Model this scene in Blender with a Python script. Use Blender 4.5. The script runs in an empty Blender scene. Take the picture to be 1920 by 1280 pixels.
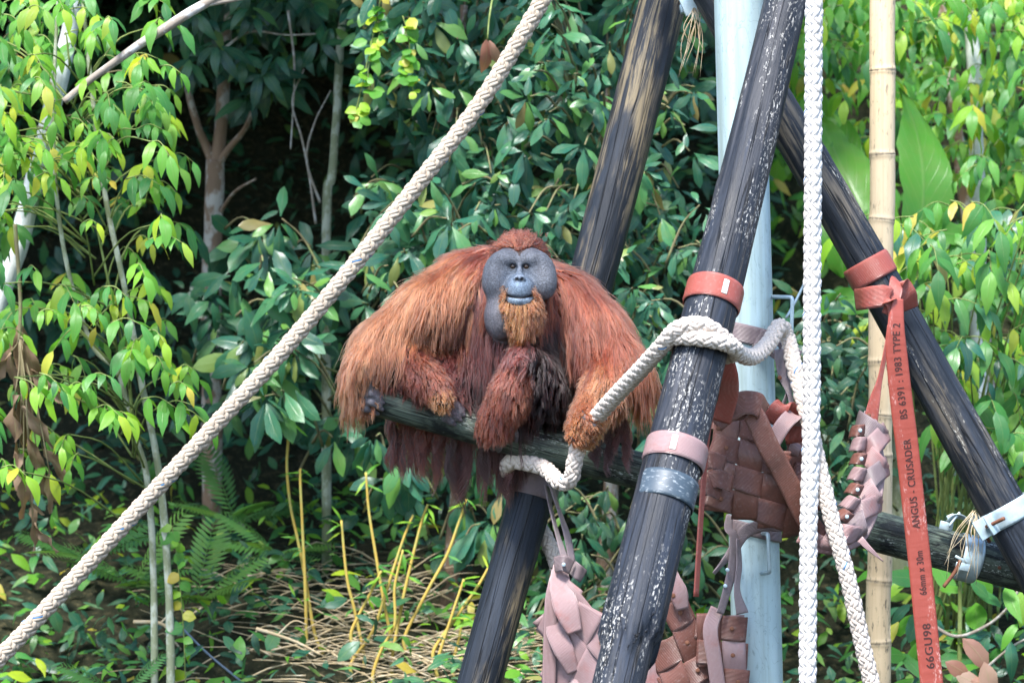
import bpy, math, random
import numpy as np
from mathutils import Vector, Matrix, kdtree
rnd = random.Random(7)
rng = np.random.default_rng(11)
R = math.radians
scene = bpy.context.scene
C = scene.collection

# ------------------------------------------------------------------ camera
S, D, ZC = 460.0, 12.0, 2.2           # pixels per metre at the subject, its distance, eye height
cam = bpy.data.cameras.new('camera')
cam.sensor_width = 36.0
cam.lens = 36.0 * D * S / 1920.0
cam.clip_end = 500
cam.dof.use_dof = True
cam.dof.focus_distance = 11.8
cam.dof.aperture_fstop = 3.0
camo = bpy.data.objects.new('camera', cam)
camo.location = (0, -D, ZC)
camo.rotation_euler = (R(90), 0, 0)
C.objects.link(camo)
scene.camera = camo

# ------------------------------------------------------------------ sky, sun, exposure
SUN_EL, SUN_AZ = R(60), R(202)        # azimuth measured from +Y, clockwise: behind the camera, to its left
world = bpy.data.worlds.new('World')
scene.world = world
world.use_nodes = True
wn = world.node_tree.nodes
sky = wn.new('ShaderNodeTexSky')
sky.sky_type = 'NISHITA'
sky.sun_disc = False
sky.sun_elevation = SUN_EL
sky.sun_rotation = SUN_AZ
sky.air_density = 1.0
sky.dust_density = 1.2
sky.ozone_density = 2.0
bgn = [n for n in wn if n.type == 'BACKGROUND'][0]
world.node_tree.links.new(sky.outputs[0], bgn.inputs[0])
bgn.inputs[1].default_value = 0.15
sl = bpy.data.lights.new('sun', 'SUN')
sl.energy = 3.0
sl.angle = R(14)
sl.color = (1.0, 0.975, 0.94)
sun = bpy.data.objects.new('sun', sl)
sd = Vector((math.sin(SUN_AZ) * math.cos(SUN_EL), math.cos(SUN_AZ) * math.cos(SUN_EL), math.sin(SUN_EL)))
sun.rotation_euler = (-sd).to_track_quat('-Z', 'Y').to_euler()
sun.location = (-4, -8, 12)
C.objects.link(sun)
scene.view_settings.view_transform = 'Standard'
scene.view_settings.look = 'None'
scene.view_settings.gamma = 1.0
scene.view_settings.use_curve_mapping = False
scene.view_settings.exposure = 1.8
scene.render.engine = 'CYCLES'
scene.cycles.max_bounces = 6
scene.cycles.diffuse_bounces = 3
scene.cycles.glossy_bounces = 3
scene.cycles.transmission_bounces = 4

# ------------------------------------------------------------------ helpers
def KP(y):
    return (D + y) / (D * S)
def P(px, py, y=0.0):                  # photo pixel + distance of what it touches -> world point
    k = KP(y)
    return np.array([(px - 960) * k, y, ZC + (640 - py) * k])
def PX(p):                             # world -> photo pixel
    k = KP(p[..., 1])
    return 960 + p[..., 0] / k, 640 - (p[..., 2] - ZC) / k
def nz(v):
    v = np.asarray(v, float)
    return v / np.maximum(np.linalg.norm(v, axis=-1, keepdims=True), 1e-9)

def build_mesh(name, V, F, attrs=None, smooth=True):
    V = np.asarray(V, np.float32)
    F = [np.asarray(f, np.int32) for f in F if len(f)]
    me = bpy.data.meshes.new(name)
    me.vertices.add(len(V))
    me.vertices.foreach_set('co', V.ravel())
    lv = np.concatenate([f.ravel() for f in F])
    tot = np.concatenate([np.full(f.shape[0], f.shape[1], np.int32) for f in F])
    st = np.concatenate([[0], np.cumsum(tot)[:-1]]).astype(np.int32)
    me.loops.add(len(lv))
    me.loops.foreach_set('vertex_index', lv)
    me.polygons.add(len(tot))
    me.polygons.foreach_set('loop_start', st)
    me.update(calc_edges=True)
    if smooth:
        me.polygons.foreach_set('use_smooth', np.ones(len(tot), bool))
    for k, a in (attrs or {}).items():
        a = np.asarray(a, np.float32)
        if a.ndim == 1:
            me.attributes.new(k, 'FLOAT', 'POINT').data.foreach_set('value', a)
        elif a.shape[1] == 3:
            me.attributes.new(k, 'FLOAT_VECTOR', 'POINT').data.foreach_set('vector', a.ravel())
        else:
            me.attributes.new(k, 'FLOAT_COLOR', 'POINT').data.foreach_set('color', a.ravel())
    return me

def tag(o, label=None, cat=None, group=None, kind=None):
    if label: o['label'] = label
    if cat: o['category'] = cat
    if group: o['group'] = group
    if kind: o['kind'] = kind
    return o
def attach(o, parent):
    o.parent = parent
    m = Matrix.Identity(4)
    q = parent
    loc = Vector((0, 0, 0))
    while q is not None:
        loc += q.location
        q = q.parent
    o.matrix_parent_inverse = Matrix.Translation(-loc)
    return o
def link(name, me, mat, parent=None):
    o = bpy.data.objects.new(name, me)
    C.objects.link(o)
    if mat is not None and hasattr(me, 'materials') and len(me.materials) == 0:
        me.materials.append(mat)
    if parent is not None:
        attach(o, parent)
    return o
def thing(name, loc, label, cat, group=None):
    o = bpy.data.objects.new(name, None)
    o.empty_display_size = 0.1
    o.location = Vector(loc)
    C.objects.link(o)
    return tag(o, label, cat, group)

def spline(pts, n):                    # catmull-rom through control points (any dimension), n samples
    pts = np.asarray(pts, float)
    a = np.vstack([2 * pts[0] - pts[1], pts, 2 * pts[-1] - pts[-2]])
    seg = len(pts) - 1
    u = np.linspace(0, seg, n)
    i = np.minimum(u.astype(int), seg - 1)
    t = (u - i)[:, None]
    p0, p1, p2, p3 = a[i], a[i + 1], a[i + 2], a[i + 3]
    return 0.5 * (2 * p1 + (p2 - p0) * t + (2 * p0 - 5 * p1 + 4 * p2 - p3) * t ** 2 + (3 * p1 - p0 - 3 * p2 + p3) * t ** 3)
def resample(p, step):
    s = np.concatenate([[0], np.cumsum(np.linalg.norm(np.diff(p, axis=0), axis=1))])
    n = max(3, int(s[-1] / step) + 1)
    u = np.linspace(0, s[-1], n)
    return np.stack([np.interp(u, s, p[:, c]) for c in range(p.shape[1])], 1), u
def frames(p):
    T = nz(np.gradient(p, axis=0))
    N = np.zeros_like(T)
    a = np.array([0, -1.0, 0]) if abs(T[0][1]) < 0.9 else np.array([1.0, 0, 0])
    n = nz(a - T[0] * a.dot(T[0]))
    for i in range(len(p)):
        n = n - T[i] * n.dot(T[i])
        n = n / max(np.linalg.norm(n), 1e-9)
        N[i] = n
    return T, N, np.cross(T, N)
def grid_faces(m, n, wrap=True, off=0):
    i = np.arange(m - 1)[:, None]
    nn = n if wrap else n - 1
    j = np.arange(nn)[None, :]
    j2 = (j + 1) % n
    return np.stack([i * n + j + 0 * i, i * n + j2, (i + 1) * n + j2, (i + 1) * n + j + 0 * i], -1).reshape(-1, 4) + off
def tube(p, r, n=8, caps=True, fr=None, rf=None):
    p = np.asarray(p, float)
    m = len(p)
    r = np.broadcast_to(np.asarray(r, float), (m,))
    T, N, B = fr if fr is not None else frames(p)
    a = np.linspace(0, 2 * np.pi, n, endpoint=False)
    rr = r[:, None] * np.ones((1, n))
    s = np.concatenate([[0], np.cumsum(np.linalg.norm(np.diff(p, axis=0), axis=1))])
    if rf is not None:
        rr = rr * rf(s[:, None] + 0 * a[None, :], a[None, :] + 0 * s[:, None])
    V = p[:, None, :] + rr[..., None] * (np.cos(a)[None, :, None] * N[:, None, :] + np.sin(a)[None, :, None] * B[:, None, :])
    lc = np.stack([rr * np.cos(a)[None], rr * np.sin(a)[None], s[:, None] + 0 * a[None]], -1)
    F = [grid_faces(m, n)[:, ::-1]]
    if caps:
        F.append(np.arange(n)[None, :])
        F.append((np.arange(n)[::-1] + (m - 1) * n)[None, :])
    return V.reshape(-1, 3), F, lc.reshape(-1, 3)
class MB:                              # collects several shapes into one mesh
    def __init__(s): s.V = []; s.F = []; s.A = {}; s.n = 0
    def add(s, V, F, **A):
        s.V.append(V)
        s.F += [np.asarray(f) + s.n for f in F]
        for k, a in A.items(): s.A.setdefault(k, []).append(a)
        s.n += len(V)
        return s
    def tube(s, p, r, n=6, **k):
        V, F, lc = tube(p, r, n, **k)
        return s.add(V, F, lc=lc)
    def box(s, c, ax, half):           # centre, 3 axes, half sizes
        c = np.asarray(c, float); ax = nz(ax)
        q = np.array([[x, y, z] for x in (-1, 1) for y in (-1, 1) for z in (-1, 1)], float) * np.asarray(half)
        V = c + q @ ax
        F = np.array([[0, 1, 3, 2], [4, 6, 7, 5], [0, 4, 5, 1], [2, 3, 7, 6], [0, 2, 6, 4], [1, 5, 7, 3]])
        return s.add(V, [F], lc=q)
    def mesh(s, name, smooth=True):
        byk = {}
        for f in s.F: byk.setdefault(f.shape[1], []).append(f)
        return build_mesh(name, np.vstack(s.V), [np.vstack(f) for f in byk.values()],
                          {k: np.concatenate(a) for k, a in s.A.items()}, smooth)
def add_bevel(o, w=0.003, seg=2):
    b = o.modifiers.new('bevel', 'BEVEL'); b.width = w; b.segments = seg; b.limit_method = 'ANGLE'
    return o

# ------------------------------------------------------------------ materials
MATS = {}
class NT:
    def __init__(s, name):
        s.m = bpy.data.materials.new(name); s.m.use_nodes = True
        s.t = s.m.node_tree; s.N = s.t.nodes; s.L = s.t.links
        s.b = [n for n in s.N if n.type == 'BSDF_PRINCIPLED'][0]
        s.out = [n for n in s.N if n.type == 'OUTPUT_MATERIAL'][0]
        MATS[name] = s.m
    def new(s, t, **kw):
        n = s.N.new(t)
        for k, v in kw.items(): setattr(n, k, v)
        return n
    def put(s, sock, v):
        if hasattr(v, 'is_output') or isinstance(v, bpy.types.NodeSocket): s.L.new(v, sock)
        elif isinstance(v, (tuple, list)) and len(v) == 3 and sock.type == 'RGBA': sock.default_value = (*v, 1)
        else: sock.default_value = v
    def attr(s, name, out='Vector'):
        n = s.new('ShaderNodeAttribute'); n.attribute_name = name
        return n.outputs[out]
    def mapping(s, vec, scale, loc=(0, 0, 0)):
        n = s.new('ShaderNodeMapping')
        s.L.new(vec, n.inputs[0]); n.inputs['Scale'].default_value = scale; n.inputs['Location'].default_value = loc
        return n.outputs[0]
    def noise(s, vec, scale=5, detail=4, rough=.6, dist=0):
        n = s.new('ShaderNodeTexNoise')
        if vec is not None: s.L.new(vec, n.inputs['Vector'])
        n.inputs['Scale'].default_value = scale; n.inputs['Detail'].default_value = detail
        n.inputs['Roughness'].default_value = rough; n.inputs['Distortion'].default_value = dist
        return n.outputs['Fac']
    def ramp(s, fac, stops, interp='LINEAR'):
        n = s.new('ShaderNodeValToRGB'); s.L.new(fac, n.inputs[0])
        cr = n.color_ramp; cr.interpolation = interp
        while len(cr.elements) < len(stops): cr.elements.new(0.5)
        for e, (p, c) in zip(cr.elements, stops):
            e.position = p
            e.color = (*c, 1) if isinstance(c, (tuple, list)) else (c, c, c, 1)
        return n.outputs[0]
    def mix(s, fac, a, b, mode='MIX'):
        n = s.new('ShaderNodeMix', data_type='RGBA', blend_type=mode)
        s.put(n.inputs[0], fac); s.put(n.inputs[6], a); s.put(n.inputs[7], b)
        return n.outputs[2]
    def math(s, op, a, b=0.0):
        n = s.new('ShaderNodeMath', operation=op)
        s.put(n.inputs[0], a); s.put(n.inputs[1], b)
        return n.outputs[0]
    def bump(s, h, strength=.5, dist=.01, normal=None):
        n = s.new('ShaderNodeBump')
        s.L.new(h, n.inputs['Height']); n.inputs['Strength'].default_value = strength; n.inputs['Distance'].default_value = dist
        if normal is not None: s.L.new(normal, n.inputs['Normal'])
        return n.outputs[0]
    def set(s, **kw):
        al = {'base': 'Base Color', 'rough': 'Roughness', 'metal': 'Metallic', 'normal': 'Normal', 'spec': 'Specular IOR Level'}
        for k, v in kw.items(): s.put(s.b.inputs[al.get(k, k)], v)
        return s.m
def geo(t):
    return t.new('ShaderNodeNewGeometry').outputs['Position']

def mat_log(name, dark, mid, tan, fleck, fleck_lo, moss=None, tw=.6):
    t = NT(name)
    lc = t.attr('lc')
    st = t.noise(t.mapping(lc, (30, 30, 2.4)), 1.0, 7, .7, .6)
    fine = t.noise(t.mapping(lc, (120, 120, 5)), 1.0, 5, .7)
    big = t.noise(t.mapping(lc, (7, 7, 1.8), (3, 1, 2)), 1.0, 4, .55)
    col = t.ramp(st, [(.30, dark), (.50, mid), (.74, tuple(c * 2.4 for c in mid))])
    tn = t.math('MULTIPLY', t.ramp(big, [(.46, 0.0), (.58, 1.0)]), t.ramp(st, [(.46, 0.0), (.56, 1.0)]))
    col = t.mix(t.math('MULTIPLY', tn, tw), col, tan)
    if moss:
        mo = t.ramp(t.noise(t.mapping(lc, (9, 9, 5), (8, 3, 1)), 1.0, 6, .7), [(.42, 0.0), (.54, 1.0)])
        col = t.mix(t.math('MULTIPLY', mo, t.ramp(fine, [(.36, 0.0), (.55, .9)])), col, moss)
    pf = t.noise(t.mapping(lc, (11, 11, 1.7), (1, 5, 9)), 1.0, 5, .62)
    fl = t.noise(t.mapping(lc, (130, 130, 55)), 1.0, 4, .62)
    m = t.math('MULTIPLY', t.ramp(pf, [(fleck_lo, 0.0), (fleck_lo + .12, 1.0)]), t.ramp(fl, [(.55, 0.0), (.60, 1.0)]))
    col = t.mix(m, col, fleck)
    crack = t.ramp(t.noise(t.mapping(lc, (22, 22, .55), (4, 4, 4)), 1.0, 3, .5), [(.485, 1.0), (.5, 0.0), (.515, 1.0)])
    col = t.mix(t.math('SUBTRACT', 1.0, crack), col, (.004, .004, .005))
    h = t.math('ADD', t.math('MULTIPLY', st, .8), t.math('ADD', t.math('MULTIPLY', fine, .35), t.math('ADD', t.math('MULTIPLY', crack, .8), t.math('MULTIPLY', m, .25))))
    t.set(base=col, rough=t.ramp(st, [(.3, .42), (.7, .7)]), normal=t.bump(h, .9, .006), spec=.28)
    return t.m
mat_log('wood_front', (.0045, .006, .009), (.014, .018, .027), (.16, .13, .09), (.55, .53, .49), .505, tw=.12)
mat_log('wood_back', (.0040, .0055, .008), (.011, .0145, .021), (.26, .20, .11), (.35, .30, .2), .72)
mat_log('wood_right', (.0045, .006, .0085), (.015, .019, .027), (.24, .19, .12), (.6, .58, .5), .60, tw=.38)
mat_log('wood_perch', (.0045, .006, .007), (.014, .018, .019), (.16, .14, .08), (.45, .50, .46), .54, (.12, .155, .12), tw=.15)

def mat_plain(name, base, rough=.6, metal=0.0, spec=.5, var=.25, vscale=30, bump=0.0, bdist=.002):
    t = NT(name)
    p = t.new('ShaderNodeTexCoord').outputs['Object']
    n = t.noise(p, vscale, 5, .6)
    col = t.mix(n, tuple(c * (1 - var) for c in base), tuple(min(1, c * (1 + var)) for c in base))
    kw = dict(base=col, rough=rough, metal=metal, spec=spec)
    if bump: kw['normal'] = t.bump(n, bump, bdist)
    return t.set(**kw)
def mat_steel():
    t = NT('galvanised_steel')
    lc = t.attr('lc')
    a = t.noise(t.mapping(lc, (10, 10, 3)), 1.0, 6, .65)
    b = t.noise(t.mapping(lc, (60, 60, 25)), 1.0, 5, .7)
    cr = t.ramp(t.noise(t.mapping(lc, (13, 13, 6), (2, 2, 7)), 1.0, 2, .5, 1.2), [(.494, 1.0), (.5, 0.0), (.506, 1.0)])
    col = t.mix(a, (.34, .48, .51), (.52, .63, .65))
    col = t.mix(t.ramp(b, [(.58, 0.0), (.72, .7)]), col, (.20, .28, .29))
    st = t.ramp(t.noise(t.mapping(lc, (16, 16, .7), (1, 6, 3)), 1.0, 4, .6), [(.46, 0.0), (.68, .7)])
    col = t.mix(st, col, (.22, .27, .23))
    col = t.mix(t.math('MULTIPLY', t.math('SUBTRACT', 1.0, cr), .5), col, (.12, .17, .18))
    return t.set(base=col, rough=t.ramp(a, [(.3, .38), (.7, .6)]), metal=.25, normal=t.bump(b, .25, .002))
mat_steel()
mat_plain('zinc_plate', (.42, .52, .56), .45, .5, .5, .3, 40, .3)
mat_plain('rusty_bolt', (.16, .065, .035), .75, .2, .4, .4, 90, .5)
mat_plain('brass_bolt', (.42, .36, .22), .4, .6, .5, .3, 120)
mat_plain('plate_white', (.62, .60, .55), .5, .1, .5, .2, 90)

def mat_hose(name, a, b, stain):
    t = NT(name)
    lc = t.attr('lc')                  # x across, y thickness, z along (metres)
    w = t.new('ShaderNodeTexWave', wave_type='BANDS', bands_direction='X', wave_profile='SIN')
    t.L.new(t.mapping(lc, (1, 1, .0)), w.inputs['Vector'])
    w.inputs['Scale'].default_value = 62; w.inputs['Distortion'].default_value = .15
    ob = t.new('ShaderNodeTexCoord').outputs['Object']
    n = t.noise(ob, 9, 5, .6)
    f = t.noise(ob, 70, 4, .6)
    rv = t.new('ShaderNodeObjectInfo').outputs['Random']
    col = t.mix(t.math('MULTIPLY', t.math('ADD', n, t.math('MULTIPLY', rv, .8)), .62), a, b)
    col = t.mix(t.ramp(n, [(.52, 0.0), (.70, .75)]), col, stain)
    col = t.mix(t.ramp(f, [(.55, 0.0), (.8, .35)]), col, (.45, .38, .34))
    h = t.math('ADD', t.math('MULTIPLY', w.outputs['Fac'], .8), t.math('MULTIPLY', f, .25))
    col = t.mix(t.ramp(w.outputs['Fac'], [(.0, .22), (.45, 0.0)]), col, tuple(c * .55 for c in a))
    return t.set(base=col, rough=.36, normal=t.bump(h, .85, .0030), spec=.55)
mat_hose('hose_red', (.29, .058, .042), (.38, .105, .080), (.34, .085, .065))
mat_hose('hose_brown', (.13, .050, .036), (.22, .092, .068), (.085, .036, .027))
mat_hose('hose_mauve', (.26, .165, .165), (.38, .25, .245), (.32, .12, .105))
mat_hose('hose_grey', (.15, .115, .12), (.24, .18, .185), (.12, .09, .09))
def mat_strap_red():
    t = NT('hose_printed')
    lc = t.attr('lc')
    n = t.noise(t.mapping(lc, (10, 10, 7)), 1.0, 5, .6)
    f = t.noise(t.mapping(lc, (150, 150, 60)), 1.0, 4, .65)
    worn = t.math('MULTIPLY', t.ramp(t.noise(t.mapping(lc, (14, 14, 3), (5, 0, 1)), 1.0, 4, .6), [(.56, 0.0), (.68, 1.0)]), t.ramp(f, [(.52, 0.0), (.6, .8)]))
    col = t.mix(n, (.24, .042, .028), (.32, .066, .046))
    col = t.mix(worn, col, (.62, .42, .38))
    wv = t.noise(t.mapping(lc, (5, 5, 22)), 1.0, 2, .5)
    return t.set(base=col, rough=.46, normal=t.bump(t.math('ADD', t.math('MULTIPLY', f, .2), wv), .5, .006))
mat_strap_red()
mat_plain('stencil_ink', (.055, .020, .018), .6, 0, .3, .5, 160)

def mat_rope(name, a, b):
    t = NT(name)
    lc = t.attr('lc')
    f = t.noise(t.mapping(lc, (900, 900, 60)), 1.0, 3, .6)
    n = t.noise(geo(t), 26, 5, .6)
    col = t.mix(t.math('ADD', t.math('MULTIPLY', f, .5), t.math('MULTIPLY', n, .5)), a, b)
    dirt = t.noise(geo(t), 7, 6, .7)
    col = t.mix(t.ramp(dirt, [(.50, 0.0), (.72, .55)]), col, tuple(c * .55 for c in a))
    t.set(base=col, rough=.75, spec=.25, normal=t.bump(f, .5, .002))
    return t.m
mat_rope('rope_white', (.52, .48, .45), (.80, .77, .74))
mat_rope('rope_cream', (.44, .37, .31), (.70, .62, .55))
mat_rope('rope_tan', (.30, .24, .18), (.54, .46, .37))
mat_plain('tracer_blue', (.02, .17, .42), .6)

def mat_bamboo():
    t = NT('bamboo_culm')
    lc = t.attr('lc')
    a = t.noise(t.mapping(lc, (14, 14, 2.2)), 1.0, 6, .62)
    b = t.noise(t.mapping(lc, (60, 60, 18)), 1.0, 5, .7)
    s = t.noise(t.mapping(lc, (90, 90, 2)), 1.0, 4, .6)
    col = t.mix(a, (.50, .36, .20), (.78, .63, .42))
    col = t.mix(t.ramp(s, [(.45, 0.0), (.75, .35)]), col, (.34, .24, .12))
    col = t.mix(t.math('MULTIPLY', t.ramp(b, [(.56, 0.0), (.66, 1.0)]), t.ramp(a, [(.40, 1.0), (.62, 0.0)])), col, (.07, .06, .045))
    nd = t.attr('node', 'Fac')
    col = t.mix(t.math('MULTIPLY', nd, t.ramp(b, [(.35, .3), (.6, 1.0)])), col, (.10, .085, .06))
    return t.set(base=col, rough=.48, normal=t.bump(s, .3, .002))
mat_bamboo()

def mat_leaf(name, ramp, trans=.35, rough=.38, transcol=1.6, vein=.25):
    t = NT(name)
    oi = t.new('ShaderNodeObjectInfo').outputs['Random']
    at = t.attr('rnd', 'Fac')
    r = t.math('FRACT', t.math('ADD', oi, at))
    lf = t.attr('lf')                  # leaf coordinates x across (-.5...5), y along 0..1
    col = t.ramp(r, ramp)
    n = t.noise(geo(t), 16, 4, .6)
    col = t.mix(t.math('MULTIPLY', t.ramp(n, [(.35, 0.0), (.7, 1.0)]), .35), col, t.mix(.5, col, (.20, .22, .05)))
    sp = t.new('ShaderNodeSeparateXYZ'); t.L.new(lf, sp.inputs[0])
    ax = t.math('ABSOLUTE', sp.outputs[0])
    mid = t.ramp(ax, [(.0, 1.0), (.045, 0.0)])
    v = t.math('SINE', t.math('MULTIPLY', t.math('SUBTRACT', sp.outputs[1], t.math('MULTIPLY', ax, .6)), 62.0))
    veins = t.math('MAXIMUM', mid, t.ramp(v, [(.93, 0.0), (1.0, .5)]))
    col = t.mix(t.math('MULTIPLY', veins, vein), col, (.26, .34, .13))
    nm = t.bump(t.math('ADD', veins, t.math('MULTIPLY', n, .3)), .35, .004)
    t.set(base=col, rough=rough, normal=nm, spec=.42)
    tr = t.new('ShaderNodeBsdfTranslucent')
    tc = t.mix(.5, col, t.mix(1.0, col, (1.9, 1.75, .55), 'MULTIPLY'))
    t.L.new(tc, tr.inputs[0])
    mx = t.new('ShaderNodeMixShader'); mx.inputs[0].default_value = trans
    t.L.new(t.b.outputs[0], mx.inputs[1]); t.L.new(tr.outputs[0], mx.inputs[2])
    t.L.new(mx.outputs[0], t.out.inputs[0])
    return t.m
mat_leaf('leaf_bright', [(0, (.030, .160, .045)), (.40, (.055, .24, .050)), (.80, (.11, .32, .045)), (.95, (.28, .42, .035)), (.99, (.46, .36, .06))], .42, .42)
mat_leaf('leaf_teal', [(0, (.010, .078, .058)), (.4, (.020, .122, .078)), (.75, (.040, .175, .080)), (.93, (.11, .28, .05)), (.995, (.26, .20, .08))], .28, .32)
mat_leaf('leaf_dark', [(0, (.005, .048, .036)), (.5, (.011, .080, .050)), (.85, (.026, .125, .055)), (.98, (.11, .22, .05))], .25, .36)
mat_leaf('leaf_lime', [(0, (.060, .26, .035)), (.40, (.12, .36, .035)), (.75, (.23, .46, .030)), (.93, (.42, .54, .035)), (.99, (.50, .42, .06))], .50, .42)
mat_leaf('leaf_banana', [(0, (.05, .20, .025)), (.5, (.08, .26, .028)), (.9, (.12, .31, .032))], .5, .36)
mat_leaf('leaf_brown', [(0, (.13, .075, .045)), (.5, (.22, .13, .085)), (1.0, (.32, .21, .15))], .2, .6)
mat_leaf('leaf_pink', [(0, (.32, .12, .085)), (.6, (.36, .19, .14)), (1.0, (.42, .27, .20))], .25, .45)
mat_leaf('fern', [(0, (.035, .13, .04)), (.5, (.065, .20, .045)), (.9, (.13, .28, .05))], .35, .5)

def mat_bark(name, a, b, lich):
    t = NT(name)
    lc = t.attr('lc')
    n = t.noise(t.mapping(lc, (22, 22, 5)), 1.0, 6, .65)
    l = t.noise(t.mapping(lc, (12, 12, 8), (4, 2, 2)), 1.0, 5, .65)
    col = t.mix(n, a, b)
    col = t.mix(t.ramp(l, [(.48, 0.0), (.58, .9)]), col, lich)
    return t.set(base=col, rough=.85, normal=t.bump(n, .7, .008), spec=.2)
mat_bark('bark_pale', (.17, .14, .11), (.34, .29, .24), (.52, .52, .50))
mat_bark('bark_brown', (.13, .085, .055), (.26, .17, .115), (.40, .37, .33))
mat_bark('bark_green', (.15, .17, .10), (.28, .30, .19), (.42, .44, .36))
mat_bark('cane_yellow', (.36, .23, .05), (.54, .39, .09), (.36, .34, .10))
mat_bark('twig', (.10, .09, .05), (.20, .17, .09), (.18, .22, .09))
mat_bark('twig_green', (.10, .14, .04), (.20, .24, .07), (.22, .28, .1))
mat_bark('straw', (.30, .22, .12), (.50, .40, .25), (.55, .48, .36))
mat_bark('bark_white', (.36, .38, .36), (.55, .57, .55), (.66, .68, .66))
mat_plain('cable_grey', (.10, .14, .2), .5)

def mat_soil():
    t = NT('forest_soil')
    p = geo(t)
    a = t.noise(p, 1.3, 5, .6)
    b = t.noise(p, 24, 6, .7)
    col = t.mix(a, (.012, .015, .010), (.028, .030, .016))
    col = t.mix(t.ramp(b, [(.5, 0.0), (.7, .8)]), col, (.10, .085, .045))
    return t.set(base=col, rough=.95, spec=.1, normal=t.bump(b, 1.0, .03))
mat_soil()

# ------------------------------------------------------------------ ground
def hz(x, y):
    x = np.asarray(x, float); y = np.asarray(y, float)
    h = np.interp(y, [-40, 0.8, 2, 3.2, 4.6, 6.0, 8, 11, 20, 60, 300], [0, 0, .22, .62, 1.15, 2.1, 4.6, 7.6, 12, 22, 50])
    return h + .10 * np.sin(x * 1.7 + y) * np.clip(y, 0, 2) / 2 + .07 * np.sin(x * 3.1 - y * 2.3) * np.clip(y, 0, 2) / 2
gx = np.concatenate([np.linspace(-220, -9, 14), np.linspace(-8, 8, 65), np.linspace(9, 220, 14)])
gy = np.concatenate([np.linspace(-120, -3, 8), np.linspace(-2, 12, 71), np.linspace(13, 300, 20)])
GX, GY = np.meshgrid(gx, gy)
GV = np.stack([GX, GY, hz(GX, GY)], -1).reshape(-1, 3)
g = link('ground', build_mesh('ground', GV, [grid_faces(len(gy), len(gx), False)]), MATS['forest_soil'])
tag(g, 'dark leaf-littered forest soil rising as a bank behind the logs', 'ground', kind='structure')

# ------------------------------------------------------------------ logs, pole, bamboo
class Log:
    def __init__(s, a, b, ra, rb):     # a, b world points; radius interpolates and extrapolates along the axis
        s.a, s.b, s.ra, s.rb = np.asarray(a), np.asarray(b), ra, rb
        s.T = nz(s.b - s.a)
    def c(s, t): return s.a + (s.b - s.a) * t
    def r(s, t): return s.ra + (s.rb - s.ra) * t
    def t_at(s, px=None, py=None):     # parameter whose projection has this pixel row / column
        ts = np.linspace(-.6, 1.9, 2501)
        q = s.a + (s.b - s.a) * ts[:, None]
        X, Y = PX(q)
        return ts[np.argmin(abs(X - px) if px is not None else abs(Y - py))]
def log_mesh(L, t0, t1, seed, n=56, wob=.02, step=None, bend=0.0):
    r_ = np.random.default_rng(seed)
    ph = r_.uniform(0, 6.28, 12)
    m = 110
    ts = np.linspace(t0, t1, m)
    p = L.a + (L.b - L.a) * ts[:, None]
    side = nz(np.cross(L.T, [0, 1, 0]))
    p = p + side * (bend * np.sin(ts * 5 + ph[0]))[:, None]
    r = L.r(ts)
    def rf(s, a):
        f = 1 + wob * (np.sin(2 * a + ph[1] + s * 1.1) * .6 + np.sin(3 * a + ph[2] - s * 2) * .4 + np.sin(s * 4.1 + ph[3] + a) * .4 + np.sin(s * 9 + ph[4]) * .25)
        for k in range(5):             # long drying cracks and flats
            d = np.angle(np.exp(1j * (a - ph[5 + k] - .25 * np.sin(s * 1.3 + k))))
            f = f - .03 * np.exp(-(d / .07) ** 2) * (0.5 + .5 * np.sin(s * (1.1 + .4 * k) + ph[k])) 
        for k in range(7):             # knots and dents
            s0 = (k + .5) / 7 * 4.4 + .3 * np.sin(ph[k] * 3); a0 = ph[(k * 5 + 3) % 12]
            d2 = (np.angle(np.exp(1j * (a - a0))) / .32) ** 2 + ((s - s0) / .05) ** 2
            f = f + (.055 if k % 3 else -.05) * np.exp(-d2)
        if step is not None:
            edge = step + .045 * np.sin(3 * a + 1) + .03 * np.sin(7 * a + 2) + .02 * np.sin(13 * a)
            f = np.where(s > edge, f * .80, f)
        return f
    V, F, lc = tube(p, r, n, rf=rf)
    # bevel the two end rims
    V = V.reshape(m, n, 3)
    V[0] = p[0] + (V[0] - p[0]) * .90
    V[-1] = p[-1] + (V[-1] - p[-1]) * .90
    return V.reshape(-1, 3), F, lc
def ground_t(L):
    ts = np.linspace(0, 3, 3001)
    q = L.a + (L.b - L.a) * ts[:, None]
    return ts[np.argmax(q[:, 2] < hz(q[:, 0], q[:, 1]) - .15)]

LF = Log(P(1472, 0, -.15), P(1163, 1280, -1.40), .086, .117)     # front leaning log
LB = Log(P(1245, 0, .78), P(903, 1280, .14), .103, .092)         # back leaning log
LR = Log(P(1344, 0, .30), P(1877, 940, .16), .080, .099)         # right leaning log
LH = Log(P(688, 739, .0), P(1920, 1075, .40), .073, .086)        # perch log
LP = Log(P(1386, 0, .05), P(1421, 1280, .05), .104, .102)        # steel pole

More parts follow.
